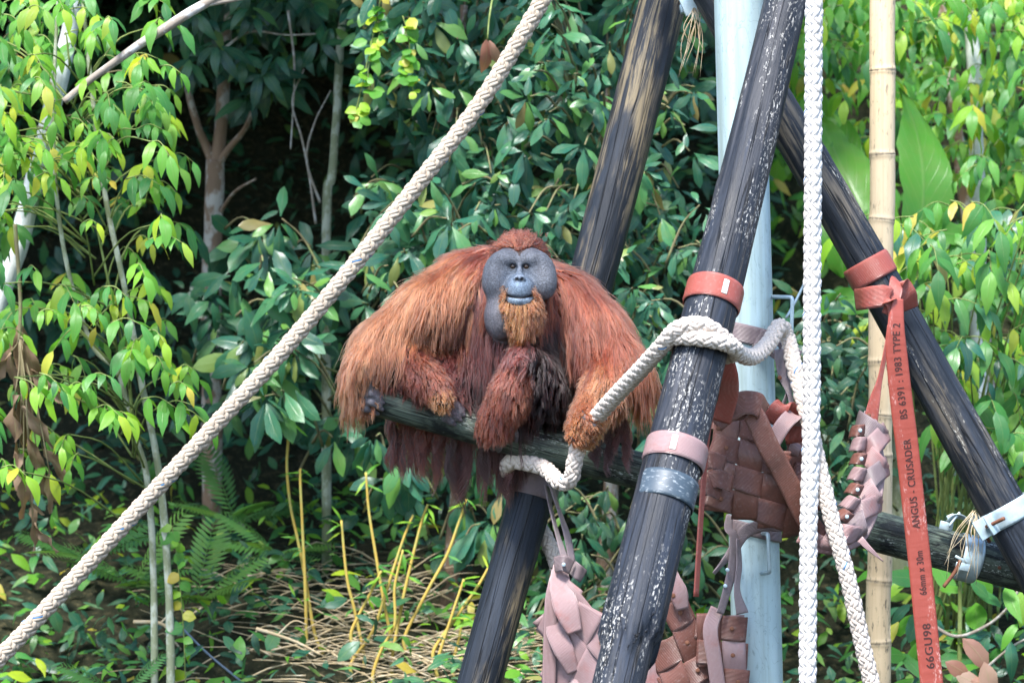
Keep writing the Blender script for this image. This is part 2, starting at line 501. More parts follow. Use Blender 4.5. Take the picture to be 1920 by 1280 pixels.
def make_log(name, L, t0, t1, mat, seed, label, base, **k):
    V, F, lc = log_mesh(L, t0, t1, seed, **k)
    o = link(name, build_mesh(name, V, F, {'lc': lc}), MATS[mat])
    tag(o, label, 'log')
    return o
stepT = LF.t_at(py=1196)
sF = np.linalg.norm(LF.c(stepT) - LF.c(-.28))
o_front = make_log('leaning_log', LF, -.28, ground_t(LF), 'wood_front', 3, 'charred leaning log with flaking white paint and two hose bands', LF.b, step=sF, bend=.006)
o_back = make_log('leaning_log', LB, -.30, ground_t(LB), 'wood_back', 4, 'dark leaning log with tan scuffs, standing behind the ape', LB.b, bend=.008)
o_right = make_log('leaning_log', LR, -.30, ground_t(LR), 'wood_right', 5, 'dark cracked log slanting down to the galvanised clamp, red hose knotted on it', LR.b, bend=.006, wob=.028)
o_perch = make_log('perch_log', LH, 0.0, 1.12, 'wood_perch', 6, 'mossy weathered log lying crosswise, the orangutan sits on it', LH.a, bend=.012, wob=.035)

# steel pole: tapered tube with weld seam, step irons as parts
pole = thing('steel_pole', (*LP.c(ground_t(LP))[:2], 0), 'pale galvanised steel pole standing between the leaning logs', 'pole')
m = 60
ts = np.linspace(-.35, ground_t(LP), m)
V, F, lc = tube(LP.a + (LP.b - LP.a) * ts[:, None], .103, 64)
link('shaft', build_mesh('shaft', V, F, {'lc': lc}), MATS['galvanised_steel'], pole)
def rod(pts, r, mat, name, parent, n=10, res=10):
    p, _ = resample(spline(pts, 20 * len(pts)), res * .001)
    V, F, lc = tube(p, r, n)
    return link(name, build_mesh(name, V, F, {'lc': lc}), MATS[mat], parent)
def polyrod(pts, r, mat, name, parent, n=10):  # bars with tight bends
    q = [np.asarray(pts[0], float)]
    for a, b, c in zip(pts[:-2], pts[1:-1], pts[2:]):
        a, b, c = map(lambda v: np.asarray(v, float), (a, b, c))
        d = r * 1.8
        p0 = b + nz(a - b) * d; p1 = b + nz(c - b) * d
        for u in np.linspace(0, 1, 6): q.append((1 - u) ** 2 * p0 + 2 * u * (1 - u) * b + u * u * p1)
    q.append(np.asarray(pts[-1], float))
    V, F, lc = tube(np.array(q), r, n)
    return link(name, build_mesh(name, V, F, {'lc': lc}), MATS[mat], parent)
polyrod([P(1440, 556, .03), P(1486, 557, -.06), P(1484, 628, -.06), P(1440, 628, .03)], .0085, 'zinc_plate', 'step_iron', pole)
polyrod([P(1428, 1000, -.05), P(1440, 1000, -.13), P(1443, 1073, -.13), P(1428, 1074, -.05)], .0085, 'zinc_plate', 'step_iron', pole)
cab = rod([P(1474, 596, .0), P(1494, 560, .03), P(1513, 522, .02), P(1519, 510, -.10), P(1524, 500, -.36)], .006, 'zinc_plate', 'stay_wire', None, 8, 20)
tag(cab, 'thin pale stay wire running from the upper step iron to the hanging rope', 'wire')

# bamboo with swollen nodes
nodes = [-140, -20, 133, 290, 412, 540, 678, 778, 856, 968, 1089, 1205, 1330, 1450]
Lb = Log(P(1656, 0, .9), P(1647, 1280, .9), .056, .054)
tN = np.array([Lb.t_at(py=v) for v in nodes])
tt = np.unique(np.concatenate([np.linspace(-.12, ground_t(Lb), 80)] + [t + np.array([-.012, -.008, -.005, -.003, -.0015, 0, .0015, .003, .005, .008, .012]) for t in tN]))
len_b = np.linalg.norm(Lb.b - Lb.a)
dmin = np.min(abs(tt[:, None] - tN[None]), axis=1) * len_b
rb = Lb.r(tt) * (1 + .075 * np.exp(-(dmin / .012) ** 2) - .05 * np.exp(-(dmin / .004) ** 2))
pb = Lb.a + (Lb.b - Lb.a) * tt[:, None]
seg = np.searchsorted(tN, tt)
pb = pb + np.stack([.004 * np.sin(seg * 2.1), 0 * tt, 0 * tt], -1) * (1 - np.exp(-dmin / .03))[:, None]
V, F, lc = tube(pb, rb, 40)
bam = link('bamboo_pole', build_mesh('bamboo_pole', V, F, {'lc': lc, 'node': np.repeat(np.exp(-(dmin / .006) ** 2), 40)}), MATS['bamboo_culm'])
tag(bam, 'tall upright dry bamboo pole standing behind the slanting right log', 'bamboo')

# ------------------------------------------------------------------ braided ropes
def rope(name, ctrl, dia, label, mat, pitch=.215, tracer=True, side=4, parent=None, start=0.0):
    p, s = resample(spline(ctrl, 40 * len(ctrl)), pitch / 30)
    T, N, B = frames(p)
    Rr = dia * .5
    root = parent or thing(name, p[-1] if p[-1][2] < p[0][2] else p[0], label, 'rope')
    ks = 2 * np.pi * s / pitch + start
    for dirn in (1, -1):
        for i in range(4):
            th = dirn * ks + 2 * np.pi * i / 4
            rad = Rr * .63 + dirn * Rr * .20 * np.cos(4 * ks)
            c = p + rad[:, None] * (np.cos(th)[:, None] * N + np.sin(th)[:, None] * B)
            Tt = nz(np.gradient(c, axis=0))
            n_ = np.cos(th)[:, None] * N + np.sin(th)[:, None] * B
            n_ = nz(n_ - Tt * np.sum(n_ * Tt, 1)[:, None])
            b_ = np.cross(Tt, n_)
            mb = MB()
            w = Rr * .43
            for q in (-1, 1):          # each strand is a pair of yarns
                cc = c + b_ * (q * w * .50)
                V, F, lc = tube(cc, w * .74, 6, fr=(Tt, n_, b_))
                mb.add(V, F, lc=lc)
            link('strand', mb.mesh('strand'), MATS[mat], root)
            if tracer and i == 0 and dirn == 1:
                win = (np.sin(s * 9.7 + start + 1) + np.sin(s * 23.1) > .75)
                V, F, lc = tube(c + n_ * (w * .62 * win - .4 * w * ~win)[:, None], w * .15, 5, fr=(Tt, n_, b_))
                link('tracer_yarn', build_mesh('tracer_yarn', V, F, {'lc': lc}), MATS['tracer_blue'], root)
    return root
rope('guy_rope', [P(*q, -.4) for q in [(1052, -60), (1018, 0), (902, 190), (778, 352), (648, 516), (526, 662), (402, 798), (288, 922), (148, 1075), (-4, 1236), (-70, 1300)]],
     .062, 'long cream braided rope stretched diagonally from the treetops to the ground', 'rope_tan', .235)
rope('hanging_rope', [P(*q) for q in [(1527, -70, -.42), (1525, 200, -.42), (1523, 520, -.42), (1521, 800, -.42), (1516, 1000, -.42), (1514, 1330, -.42)]],
     .066, 'thick white braided rope hanging straight down past the upper basket', 'rope_white', .265)
lf = LF.t_at(py=640); cf = LF.c(lf)
rope('climbing_rope', [P(*q) for q in [
    (1650, 1340, -.44), (1622, 1230, -.43), (1590, 1085, -.42), (1556, 960, -.40), (1530, 850, -.36), (1506, 750, -.30), (1490, 690, -.22), (1477, 636, -.10), (1462, 612, -.14),
    (1440, 645, -.28), (1412, 668, -.48), (1385, 662, -.66), (1358, 636, -.84), (1318, 610, -.925), (1272, 616, -.93), (1238, 652, -.84), (1200, 694, -.66), (1152, 744, -.42),
    (1112, 790, -.235), (1090, 822, -.20), (1078, 862, -.19), (1070, 898, -.17), (1050, 904, -.12), (1022, 878, -.02), (988, 868, .05), (958, 866, .12), (946, 892, .24), (968, 938, .36), (1010, 985, .36), (1036, 1036, .33), (1046, 1068, .30)]],
     .062, 'white braided rope with blue flecks gripped by the ape and hitched round the front log', 'rope_cream', .20)
# the hitch: a second turn of the same rope round the front log
hit = []
for a in np.linspace(-2.0, 2.2, 9):
    u = nz(np.cross(LF.T, [0, -1, 0])); w = nz(np.cross(u, LF.T))
    w = w if w[1] < 0 else -w
    u = u if u[0] > 0 else -u
    hit.append(LF.c(LF.t_at(py=652)) + (LF.r(lf) + .030) * (np.sin(a) * u + np.cos(a) * w) + LF.T * (.028 * np.cos(a * 1.2 + .5)))
rope('rope_hitch', hit, .058, 'short doubled turn of white rope wrapped round the front log', 'rope_cream', .20)

# ------------------------------------------------------------------ flat hose: bands, straps
def strap_np(path, width, wdir, thick=.006, n_across=9, bow=.0, edge=True):
    """sweep a flat hose section along a path; wdir = direction(s) across the width"""
    p = np.asarray(path, float); m = len(p)
    T = nz(np.gradient(p, axis=0))
    W = np.broadcast_to(np.asarray(wdir, float), (m, 3)).copy()
    W = nz(W - T * np.sum(W * T, 1)[:, None])
    N = np.cross(T, W)
    width = np.broadcast_to(np.asarray(width, float), (m,))
    u = np.linspace(-1, 1, n_across)
    prof_f = thick * .5 * (1 - np.abs(u) ** 14) + .0006
    prof_b = -prof_f
    bw = bow * (1 - u ** 2)
    uu = np.concatenate([u, u[::-1]])
    hh = np.concatenate([prof_f + bw, prof_b[::-1] + bw[::-1]])
    n = len(uu)
    V = p[:, None] + .5 * width[:, None, None] * uu[None, :, None] * W[:, None] + hh[None, :, None] * N[:, None]
    s = np.concatenate([[0], np.cumsum(np.linalg.norm(np.diff(p, axis=0), axis=1))])
    lc = np.stack([.5 * width[:, None] * uu[None] + 0 * s[:, None], hh[None] + 0 * s[:, None], s[:, None] + 0 * uu[None]], -1)
    F = [grid_faces(m, n), np.arange(n)[None, ::-1], (np.arange(n) + (m - 1) * n)[None, :]]
    return V.reshape(-1, 3), F, lc.reshape(-1, 3)
def strap(name, ctrl, width, wdir, mat, parent, n=40, **k):
    c = np.asarray(ctrl, float)
    p = spline(c, n)
    if np.ndim(wdir) == 2:
        wd = spline(np.asarray(wdir, float), n)
    else: wd = wdir
    if np.ndim(width) == 1: width = spline(np.asarray(width, float)[:, None], n)[:, 0]
    V, F, lc = strap_np(p, width, wd, **k)
    return link(name, build_mesh(name, V, F, {'lc': lc}), MATS[mat], parent)
def wrap_band(L, t, width, mat, name, parent, gap=.006, a0=0, a1=2 * math.pi, tilt=0.0, thick=.007):
    u = nz(np.cross(L.T, [0, -1, 0])); w = nz(np.cross(u, L.T))
    a = np.linspace(a0, a1, 73)
    rr = L.r(t) * 1.02 + gap
    p = L.c(t) + rr * (np.cos(a)[:, None] * u + np.sin(a)[:, None] * w) + L.T * (tilt * np.cos(a))[:, None]
    V, F, lc = strap_np(p, width, np.broadcast_to(L.T, (73, 3)), thick)
    return link(name, build_mesh(name, V, F, {'lc': lc}), MATS[mat], parent)
def front_of(L, t, ang=0.0, out=0.0):  # surface point of a log seen from the camera; ang swings to the right
    u = nz(np.cross(L.T, [0, -1, 0])); u = u if u[0] > 0 else -u
    w = nz(np.cross(u, L.T)); w = w if w[1] < 0 else -w
    n = math.sin(ang) * u + math.cos(ang) * w
    return L.c(t) + (L.r(t) * 1.02 + out) * n, n, u
def bolt(pos, n, mat, parent, r=.008, h=.006, name='rivet'):
    n = nz(n)
    q = np.array([pos - n * .006, pos + n * h * .3, pos + n * h * .8, pos + n * h])
    V, F, lc = tube(q, [r, r, r * .8, r * .3], 10)
    return link(name, build_mesh(name, V, F, {'lc': lc}), MATS[mat], parent)
def washer_bolt(pos, n, parent, mat='brass_bolt', r=.0065):
    n = nz(n)
    w_ = bolt(pos, n, 'rusty_bolt' if mat == 'brass_bolt' else 'zinc_plate', parent, r * 1.4, .002, 'washer')
    return bolt(pos + n * .002, n, mat, w_, r * .8, .005)
def plate_on(L, t, ang, parent, mat, hw, hh, bolts=True):
    p, n, u = front_of(L, t, ang, .011)
    s = nz(np.cross(n, L.T))
    o = link('fixing_plate', MB().box(p, [s, L.T, n], (hw, hh, .0025)).mesh('fixing_plate', False), MATS[mat], parent)
    add_bevel(o, .0015)
    if bolts:
        for q in (-.62, .62): bolt(p + L.T * hh * q + n * .003, n, 'zinc_plate', o, .005, .004)
def band_thing(L, t, width, mat, label, plate=None, gap=.006):
    root = thing('hose_band', L.c(t), label, 'hose band')
    wrap_band(L, t, width, mat, 'band', root, gap)
    if plate: plate_on(L, t, plate, root, 'plate_white', .011, .030)
    return root
band_thing(LF, LF.t_at(py=556), .098, 'hose_red', 'bright red ribbed hose band nailed round the front log above the rope hitch', .25)
band_thing(LF, LF.t_at(py=853), .092, 'hose_mauve', 'mauve ribbed hose band nailed round the front log below the rope hitch', -.2)
tp = wrap_band(LF, LF.t_at(py=925), .105, 'hose_grey', 'tape_band', None, .001, thick=.003)
t_ = NT('tape_bluegrey'); lc_ = t_.attr('lc'); n_ = t_.noise(t_.mapping(lc_, (120, 120, 40)), 1, 5, .65)
t_.set(base=t_.mix(t_.ramp(n_, [(.56, 0.0), (.64, .8)]), (.040, .060, .080), (.26, .29, .31)), rough=.5)
tp.data.materials.clear(); tp.data.materials.append(MATS['tape_bluegrey'])
tag(tp, 'faded blue grey tape ring round the front log under the mauve band', 'tape')

# ------------------------------------------------------------------ woven hose baskets
def inpoly(x, y, poly):
    c = False; n = len(poly)
    for i in range(n):
        x1, y1 = poly[i]; x2, y2 = poly[(i + 1) % n]
        if (y1 > y) != (y2 > y) and x < (x2 - x1) * (y - y1) / (y2 - y1) + x1: c = not c
    return c
def weave(root, poly, depth, o, r, c, mats, h=.0085, bolts='ends', flip=False, seed=1):
    o = np.array(o, float); r = np.array(r, float); c = np.array(c, float)
    rs = random.Random(seed)
    K = range(-12, 13)
    cells = {(i, j) for i in K for j in K if inpoly(*(o + i * r + j * c), poly)}
    def pt(i, j, off):
        x, y = o + i * r + j * c
        return P(x, y, depth(x, y) - off)
    for rowwise in (True, False):
        for b in K:
            run = []
            for a in list(K) + [99]:
                if ((a, b) if rowwise else (b, a)) in cells: run.append(a); continue
                if run:
                    a0, a1 = run[0] - .50, run[-1] + .50
                    n = 8 * len(run) + 1
                    ss = np.linspace(a0, a1, n)
                    pts, wd, wid = [], [], []
                    jit = rs.uniform(-.04, .04)
                    for s_ in ss:
                        hh = h * math.cos(math.pi * (s_ + b)) * (1 if rowwise else -1)
                        q = pt(s_, b + jit, hh) if rowwise else pt(b + jit, s_, hh)
                        e = .01
                        q2 = (pt(s_, b + jit + e, hh) if rowwise else pt(b + jit + e, s_, hh))
                        pts.append(q); wd.append((q2 - q) / e); wid.append(np.linalg.norm((q2 - q) / e))
                    V, F, lc = strap_np(pts, np.array(wid) * (.93 + rs.uniform(-.03, .02)), np.array(wd), .0055, 9, bow=.0)
                    link('hose_strip', build_mesh('hose_strip', V, F, {'lc': lc}), MATS[rs.choice(mats)], root)
                    if bolts and rowwise:
                        for e_ in ((run[0],) if bolts == 'left' else (run[-1],) if bolts == 'right' else (run[0], run[-1])):
                            washer_bolt(pt(e_ + (.08 if e_ == run[0] else -.08), b, .016 if (e_ + b) % 2 == 0 else .013), np.array([0, -1, .1]), root)
                run = []
    return cells

# upper cradle, hung between the front log, the steel pole and the right log
b1 = thing('woven_cradle', P(1460, 1030, -.3), 'brown woven hose cradle slung in front of the steel pole', 'basket')
dA = lambda x, y: -.40 + .10 * ((x - 1330) / 200.0) + .10 * ((y - 870) / 130.0) ** 2 - .05 * math.sin(max(0, min(1, (x - 1320) / 220)) * 3.1)
weave(b1, [(1338, 772), (1425, 785), (1462, 862), (1500, 930), (1545, 1000), (1555, 1032), (1500, 1012), (1440, 985), (1400, 955), (1350, 942), (1322, 928)],
      dA, (1358, 838), (49, 15), (-5, 48), ['hose_brown'], bolts='left', seed=3)
dB = lambda x, y: -.24 + .06 * ((x - 1480) / 60.0)
weave(b1, [(1455, 795), (1500, 760), (1508, 900), (1545, 985), (1520, 975), (1478, 880)], dB, (1487, 800), (42, 10), (10, 46), ['hose_brown', 'hose_mauve'], bolts=None, seed=5)
# right arm of the cradle: overlapping plaited turns of mauve hose along a crescent
def pxdir(dx, dy, dyy=0.0): return nz(np.array([dx, dyy, -dy], float))
arm = spline([(1632, 778, -.08), (1638, 830, -.11), (1636, 890, -.17), (1622, 950, -.24), (1592, 1000, -.31), (1545, 1018, -.35)], 60)
for q in range(9):
    i0 = 3 + q * 6
    c0 = arm[min(i0, 59)]; c1 = arm[min(i0 + 7, 59)]
    tg = nz((c1 - c0)[:2]); nr = np.array([-tg[1], tg[0]]); nr = nr if nr[0] < 0 else -nr     # towards the inside of the crescent
    hw_ = 26 if q < 7 else 20
    e = 1 if q % 2 else -1
    a0 = c0[:2] - nr * hw_ * e - tg * 8; a1 = c1[:2] + nr * hw_ * e * .9 + tg * 6
    mid_ = (a0 + a1) / 2
    strap('hose_strip', [P(*a0, c0[2] + .05), P(*(a0 * .7 + mid_ * .3), c0[2] - .015 - .004 * e), P(*mid_, (c0[2] + c1[2]) / 2 - .04 - .006 * e), P(*(a1 * .7 + mid_ * .3), c1[2] - .015), P(*a1, c1[2] + .05)],
          .082, pxdir(tg[0] + .35 * nr[0] * -e, tg[1] + .35 * nr[1] * -e), 'hose_mauve' if q % 3 else 'hose_grey', b1, 24)
    if q < 7:
        i1 = arm[min(i0 + 3, 59)]; pin = i1[:2] + nr * (hw_ + 3)
        strap('folded_end', [P(*(pin - nr * 14), i1[2] - .055), P(*(pin - nr * 2), i1[2] - .075), P(*(pin + nr * 10), i1[2] - .05), P(*(pin + nr * 14 + tg * 4), i1[2] - .02)], .048 + .01 * (q % 2), pxdir(tg[0] + .4 * nr[0], tg[1] + .4 * nr[1]), 'hose_mauve' if q % 2 else 'hose_brown', b1, 12)
        if q % 2 == 0: washer_bolt(P(*(pin - nr * 6), i1[2] - .078), np.array([-.2, -1, 0]), b1, 'zinc_plate', .006)
yax = np.array([0, 1.0, 0])
def pxdir(dx, dy, dyy=0.0): return nz(np.array([dx, dyy, -dy], float))
# rim strip running down the mouth of the cradle
strap('rim_strip', [P(1365, 770, -.47), P(1408, 772, -.49), P(1440, 835, -.475), P(1478, 905, -.42), P(1520, 985, -.36), P(1560, 1018, -.34)], .085,
      [pxdir(.2, 1), pxdir(.7, .6), pxdir(.85, -.45), pxdir(.85, -.5), pxdir(.8, -.55), pxdir(.4, -.9)], 'hose_brown', b1, 60)
strap('rim_strip', [P(1500, 1000, -.37), P(1545, 1022, -.36), P(1585, 1022, -.33), P(1618, 1000, -.28), P(1640, 940, -.22), P(1646, 870, -.13), P(1634, 800, -.07), P(1632, 770, -.05)], [.075, .07, .06, .055, .055, .06, .055, .05],
      [pxdir(.1, 1), pxdir(.0, 1, .2), pxdir(-.2, 1, .3), pxdir(.6, .7, .3), pxdir(1, .2, .3), pxdir(1, .1, .2), pxdir(1, 0), pxdir(1, 0)], 'hose_mauve', b1, 60)
# folded flap with bolts at the upper left corner
strap('folded_flap', [P(1338, 792, -.50), P(1362, 772, -.515), P(1392, 755, -.52), P(1422, 758, -.50), P(1432, 775, -.46)], .092, [pxdir(.35, 1), pxdir(.35, 1), pxdir(.3, 1), pxdir(.0, 1), pxdir(-.3, 1)], 'hose_brown', b1, 30)
for q in ((1370, 762), (1366, 783), (1347, 803)): washer_bolt(P(*q, -.528), np.array([-.2, -1, .2]), b1)
for q in ((1325, 870), (1338, 905), (1318, 920)):
    strap('end_flap', [P(q[0] + 34, q[1] + 2, -.46), P(q[0] + 10, q[1] - 8, -.485), P(q[0] - 6, q[1] - 4, -.48)], .07, pxdir(.25, 1), 'hose_brown', b1, 12)
# pink inner flaps seen past the rim
strap('inner_flap', [P(1442, 792, -.30), P(1458, 768, -.33), P(1475, 760, -.32), P(1484, 785, -.29), P(1490, 830, -.27)], .07, [pxdir(1, .3), pxdir(1, .2), pxdir(1, 0), pxdir(1, 0), pxdir(1, -.1)], 'hose_red', b1, 24)
strap('inner_flap', [P(1448, 830, -.36), P(1470, 795, -.36), P(1490, 778, -.33), P(1502, 800, -.28)], .065, [pxdir(.8, .7), pxdir(.8, .7), pxdir(1, .5), pxdir(1, .0)], 'hose_mauve', b1, 24)
for q in ((1500, 830),):
    strap('loose_tab', [P(q[0], q[1], -.2), P(q[0] - 8, q[1] + 6, -.26), P(q[0] - 14, q[1] + 22, -.25)], .045, pxdir(.8, .6), 'hose_mauve', b1, 10)
strap('loose_tab', [P(1612, 1010, -.33), P(1632, 1030, -.34), P(1656, 1052, -.33)], [.03, .02, .004], pxdir(.5, -1), 'hose_mauve', b1, 12)
washer_bolt(P(1629, 778, -.09), np.array([0, -1, 0]), b1)
# suspension straps
strap('red_strap', [P(1356, 668, -.72), P(1366, 706, -.68), P(1366, 742, -.60), P(1352, 790, -.53)], .075, [pxdir(1, .1), pxdir(1, .05), pxdir(1, .1), pxdir(.9, .4)], 'hose_red', b1, 30)
strap('red_strap', [P(1348, 672, -.74), P(1343, 720, -.66), P(1334, 770, -.60), P(1325, 830, -.57), P(1317, 930, -.56), P(1311, 1020, -.56), P(1305, 1118, -.56)], .026, [pxdir(1, .1, .8)] * 7, 'hose_red', b1, 60, thick=.010)
strap('grey_strap', [P(1466, 655, -.16), P(1470, 705, -.18), P(1482, 745, -.22), P(1488, 782, -.25)], [.07, .05, .035, .05], [pxdir(1, 0), pxdir(1, 0, .3), pxdir(.7, 0, 1), pxdir(.8, 0, .5)], 'hose_grey', b1, 30)
strap('grey_strap', [P(1476, 690, -.14), P(1478, 730, -.18), P(1468, 760, -.22), P(1455, 790, -.26)], [.05, .04, .03, .05], [pxdir(1, 0, .6), pxdir(.6, 0, 1), pxdir(.6, .2, 1), pxdir(.8, .5, .3)], 'hose_grey', b1, 30)
washer_bolt(P(1462, 708, -.21), np.array([0, -1, 0]), b1)

# band round the pole that carries the cradle
b2 = thing('pole_strap', LP.c(LP.t_at(py=630)), 'grey hose strap looped round the steel pole beneath the upper step iron', 'strap')
wrap_band(LP, LP.t_at(py=628), .078, 'hose_grey', 'band', b2, .006, tilt=-.03)
strap('tail', [P(1420, 632, -.085), P(1450, 648, -.10), P(1472, 664, -.12), P(1496, 676, -.12)], .085, [pxdir(-.35, 1)] * 4, 'hose_grey', b2, 20)
washer_bolt(P(1454, 655, -.115), np.array([0, -1, 0]), b2, 'zinc_plate', .012)
b3 = thing('pole_strap', LP.c(LP.t_at(py=985)), 'dark grey hose strap looped round the steel pole below the upper cradle', 'strap')
wrap_band(LP, LP.t_at(py=992), .052, 'hose_grey', 'band', b3, .006, tilt=-.03)
strap('tail', [P(1470, 985, -.10), P(1430, 985, -.125), P(1395, 1000, -.14), P(1372, 1035, -.15), P(1352, 1058, -.16), P(1338, 1075, -.16)], [.05, .05, .05, .045, .03, .02], [pxdir(0, 1), pxdir(-.2, 1), pxdir(.4, 1), pxdir(1, .6, .4), pxdir(.6, .6, .8), pxdir(.5, .6, .8)], 'hose_grey', b3, 50)
strap('tail', [P(1368, 965, -.13), P(1366, 990, -.15), P(1376, 1008, -.16), P(1374, 1060, -.17), P(1362, 1110, -.19), P(1350, 1150, -.20)], [.03, .04, .04, .045, .04, .035], [pxdir(1, 0, .5)] * 6, 'hose_grey', b3, 50)
strap('tail', [P(1384, 1010, -.15), P(1386, 1060, -.17), P(1382, 1105, -.19), P(1392, 1150, -.20)], [.035, .035, .03, .05], [pxdir(.6, 0, 1), pxdir(.8, 0, .8), pxdir(1, 0, .5), pxdir(1, 0, .0)], 'hose_grey', b3, 40)
for q in ((1364, 1068), (1360, 1098)): washer_bolt(P(*q, -.205), np.array([0, -1, 0]), b3, 'zinc_plate', .006)

# lower cradle behind and beside the foot of the front log
b4 = thing('woven_cradle', P(1200, 1330, -.3), 'pink and brown woven hose cradle hanging low behind the front log', 'basket')
dD = lambda x, y: .02 - .12 * math.sin(max(0, min(1, (x - 1020) / 160)) * 2.6)
weave(b4, [(1036, 1072), (1075, 1050), (1100, 1115), (1135, 1180), (1190, 1320), (1020, 1330), (1026, 1180)], dD, (1062, 1120), (34, 44), (-26, 52), ['hose_mauve'], bolts='right', seed=11, h=.006)
dE = lambda x, y: -.05 - .10 * math.sin(max(0, min(1, (x - 1180) / 180)) * 2.8)
weave(b4, [(1235, 1085), (1262, 1065), (1300, 1120), (1336, 1200), (1375, 1325), (1225, 1330)], dE, (1272, 1150), (46, -26), (20, 52), ['hose_brown'], bolts='right', seed=13, h=.009)
dF = lambda x, y: -.16
weave(b4, [(1318, 1175), (1345, 1140), (1395, 1145), (1402, 1330), (1352, 1330)], dF, (1376, 1178), (48, 4), (2, 50), ['hose_mauve', 'hose_brown'], bolts='right', seed=17)
strap('flat_strip', [P(1222, 1130, -.10), P(1220, 1200, -.12), P(1218, 1340, -.12)], .085, pxdir(1, 0), 'hose_mauve', b4, 20)
strap('side_strip', [P(1345, 1140, -.17), P(1332, 1180, -.19), P(1340, 1240, -.19), P(1352, 1330, -.18)], .06, [pxdir(1, .6, .3), pxdir(1, .1), pxdir(1, -.1), pxdir(1, -.1)], 'hose_mauve', b4, 30)
strap('gathered_strip', [P(1052, 1052, -.02), P(1050, 1090, -.06), P(1062, 1140, -.11), P(1078, 1185, -.12)], [.05, .085, .10, .06], [pxdir(1, .1), pxdir(1, .1), pxdir(1, -.3), pxdir(1, -.4)], 'hose_mauve', b4, 30)
strap('edge_strip', [P(1042, 1068, -.03), P(1034, 1120, -.06), P(1031, 1200, -.06), P(1028, 1330, -.05)], [.03, .05, .055, .055], pxdir(1, 0), 'hose_mauve', b4, 30)
strap('gathered_strip', [P(1036, 1130, -.02), P(1042, 1180, -.07), P(1058, 1220, -.10), P(1075, 1260, -.09)], [.04, .08, .08, .05], [pxdir(1, .1), pxdir(1, -.2), pxdir(1, -.4), pxdir(1, -.5)], 'hose_mauve', b4, 30)
strap('fold_band', [P(1040, 1058, -.06), P(1056, 1055, -.09), P(1072, 1062, -.07)], .065, pxdir(-.1, 1), 'hose_grey', b4, 16)
strap('fold_band', [P(1072, 1062, -.04), P(1084, 1072, -.05), P(1094, 1080, -.03)], .06, pxdir(-.3, 1), 'hose_grey', b4, 12)
washer_bolt(P(1057, 1058, -.105), np.array([0, -1, 0]), b4, 'zinc_plate', .006)
strap('corner_tab', [P(1252, 1050, -.16), P(1262, 1080, -.19), P(1272, 1110, -.20), P(1280, 1142, -.19)], [.04, .05, .075, .05], [pxdir(1, -.3), pxdir(1, -.4), pxdir(1, -.5), pxdir(1, -.4)], 'hose_mauve', b4, 20)
for q in ((1262, 1116), (1256, 1080), (1258, 1060)): washer_bolt(P(*q, -.205), np.array([0, -1, 0]), b4, 'brass_bolt', .007)

# band and thin straps on the back log that carry the lower cradle
b5 = thing('log_strap', LB.c(LB.t_at(py=905)), 'dark grey hose band round the back log with two thin straps hanging down', 'strap')
wrap_band(LB, LB.t_at(py=908), .12, 'hose_grey', 'band', b5, .006)
strap('hanging_tail', [P(1026, 912, .14), P(1032, 950, .09), P(1045, 1000, .03), P(1060, 1050, -.02)], [.05, .03, .028, .035], [pxdir(.6, .4, 1), pxdir(.5, 0, 1), pxdir(.7, 0, .8), pxdir(.9, 0, .3)], 'hose_grey', b5, 40)
strap('hanging_tail', [P(1032, 905, .14), P(1046, 950, .08), P(1064, 1005, .02), P(1074, 1062, -.02)], [.05, .03, .036, .03], [pxdir(.6, .4, 1), pxdir(.5, 0, 1), pxdir(.8, 0, .6), pxdir(.9, 0, .3)], 'hose_grey', b5, 40)

# knotted red hose on the right log, printed tail
b6 = thing('printed_hose', P(1748, 1300, .05), 'flat red fire hose with black stencilled lettering, knotted round the slanting log', 'hose')
tk = LR.t_at(py=560)
tb = LR.t_at(px=1632)
wrap_band(LR, tb, .098, 'hose_red', 'band', b6, .007, tilt=.0)
strap('knot_loop', [P(1664, 590, -.005), P(1676, 560, -.015), P(1684, 528, .03), P(1700, 556, .045), P(1704, 580, .08)], [.05, .055, .07, .09, .085], [pxdir(1, .2), pxdir(1, .3), pxdir(.9, .6), pxdir(.8, -.6), pxdir(.8, -.6)], 'hose_red', b6, 40)
strap('knot_fold', [P(1604, 562, .12), P(1618, 560, .01), P(1642, 556, -.03), P(1664, 556, -.03), P(1672, 580, -.02), P(1668, 620, -.03)], [.09, .09, .09, .08, .035, .025], [pxdir(.1, 1), pxdir(.1, 1), pxdir(.1, 1), pxdir(.3, 1), pxdir(1, .3, .3), pxdir(1, 0, .7)], 'hose_red', b6, 50)
strap('thin_leg', [P(1668, 610, -.03), P(1662, 650, -.035), P(1650, 710, -.045), P(1640, 750, -.055), P(1632, 790, -.06)], [.026, .024, .026, .045, .06], [pxdir(1, .2, .8), pxdir(1, .2, .8), pxdir(1, .2, .5), pxdir(1, .1), pxdir(1, 0)], 'hose_red', b6, 40)
tail_c = np.array([P(1684, 560, -.03), P(1680, 610, -.04), P(1681, 660, -.035), P(1690, 750, -.02), P(1700, 830, -.005), P(1711, 930, .01), P(1724, 1050, .02), P(1737, 1180, .025), P(1749, 1300, .03), P(1756, 1370, .03)])
tail_w = np.array([.045, .07, .088, .094, .096, .096, .096, .096, .096, .096])
NT_ = 160
tp_ = spline(tail_c, NT_); tw_ = spline(tail_w[:, None], NT_)[:, 0]
Vt, Ft, lct = strap_np(tp_, tw_, np.array([1.0, .12, 0]), .007, 11)
tail = link('printed_tail', build_mesh('printed_tail', Vt, Ft, {'lc': lct}), MATS['hose_printed'], b6)
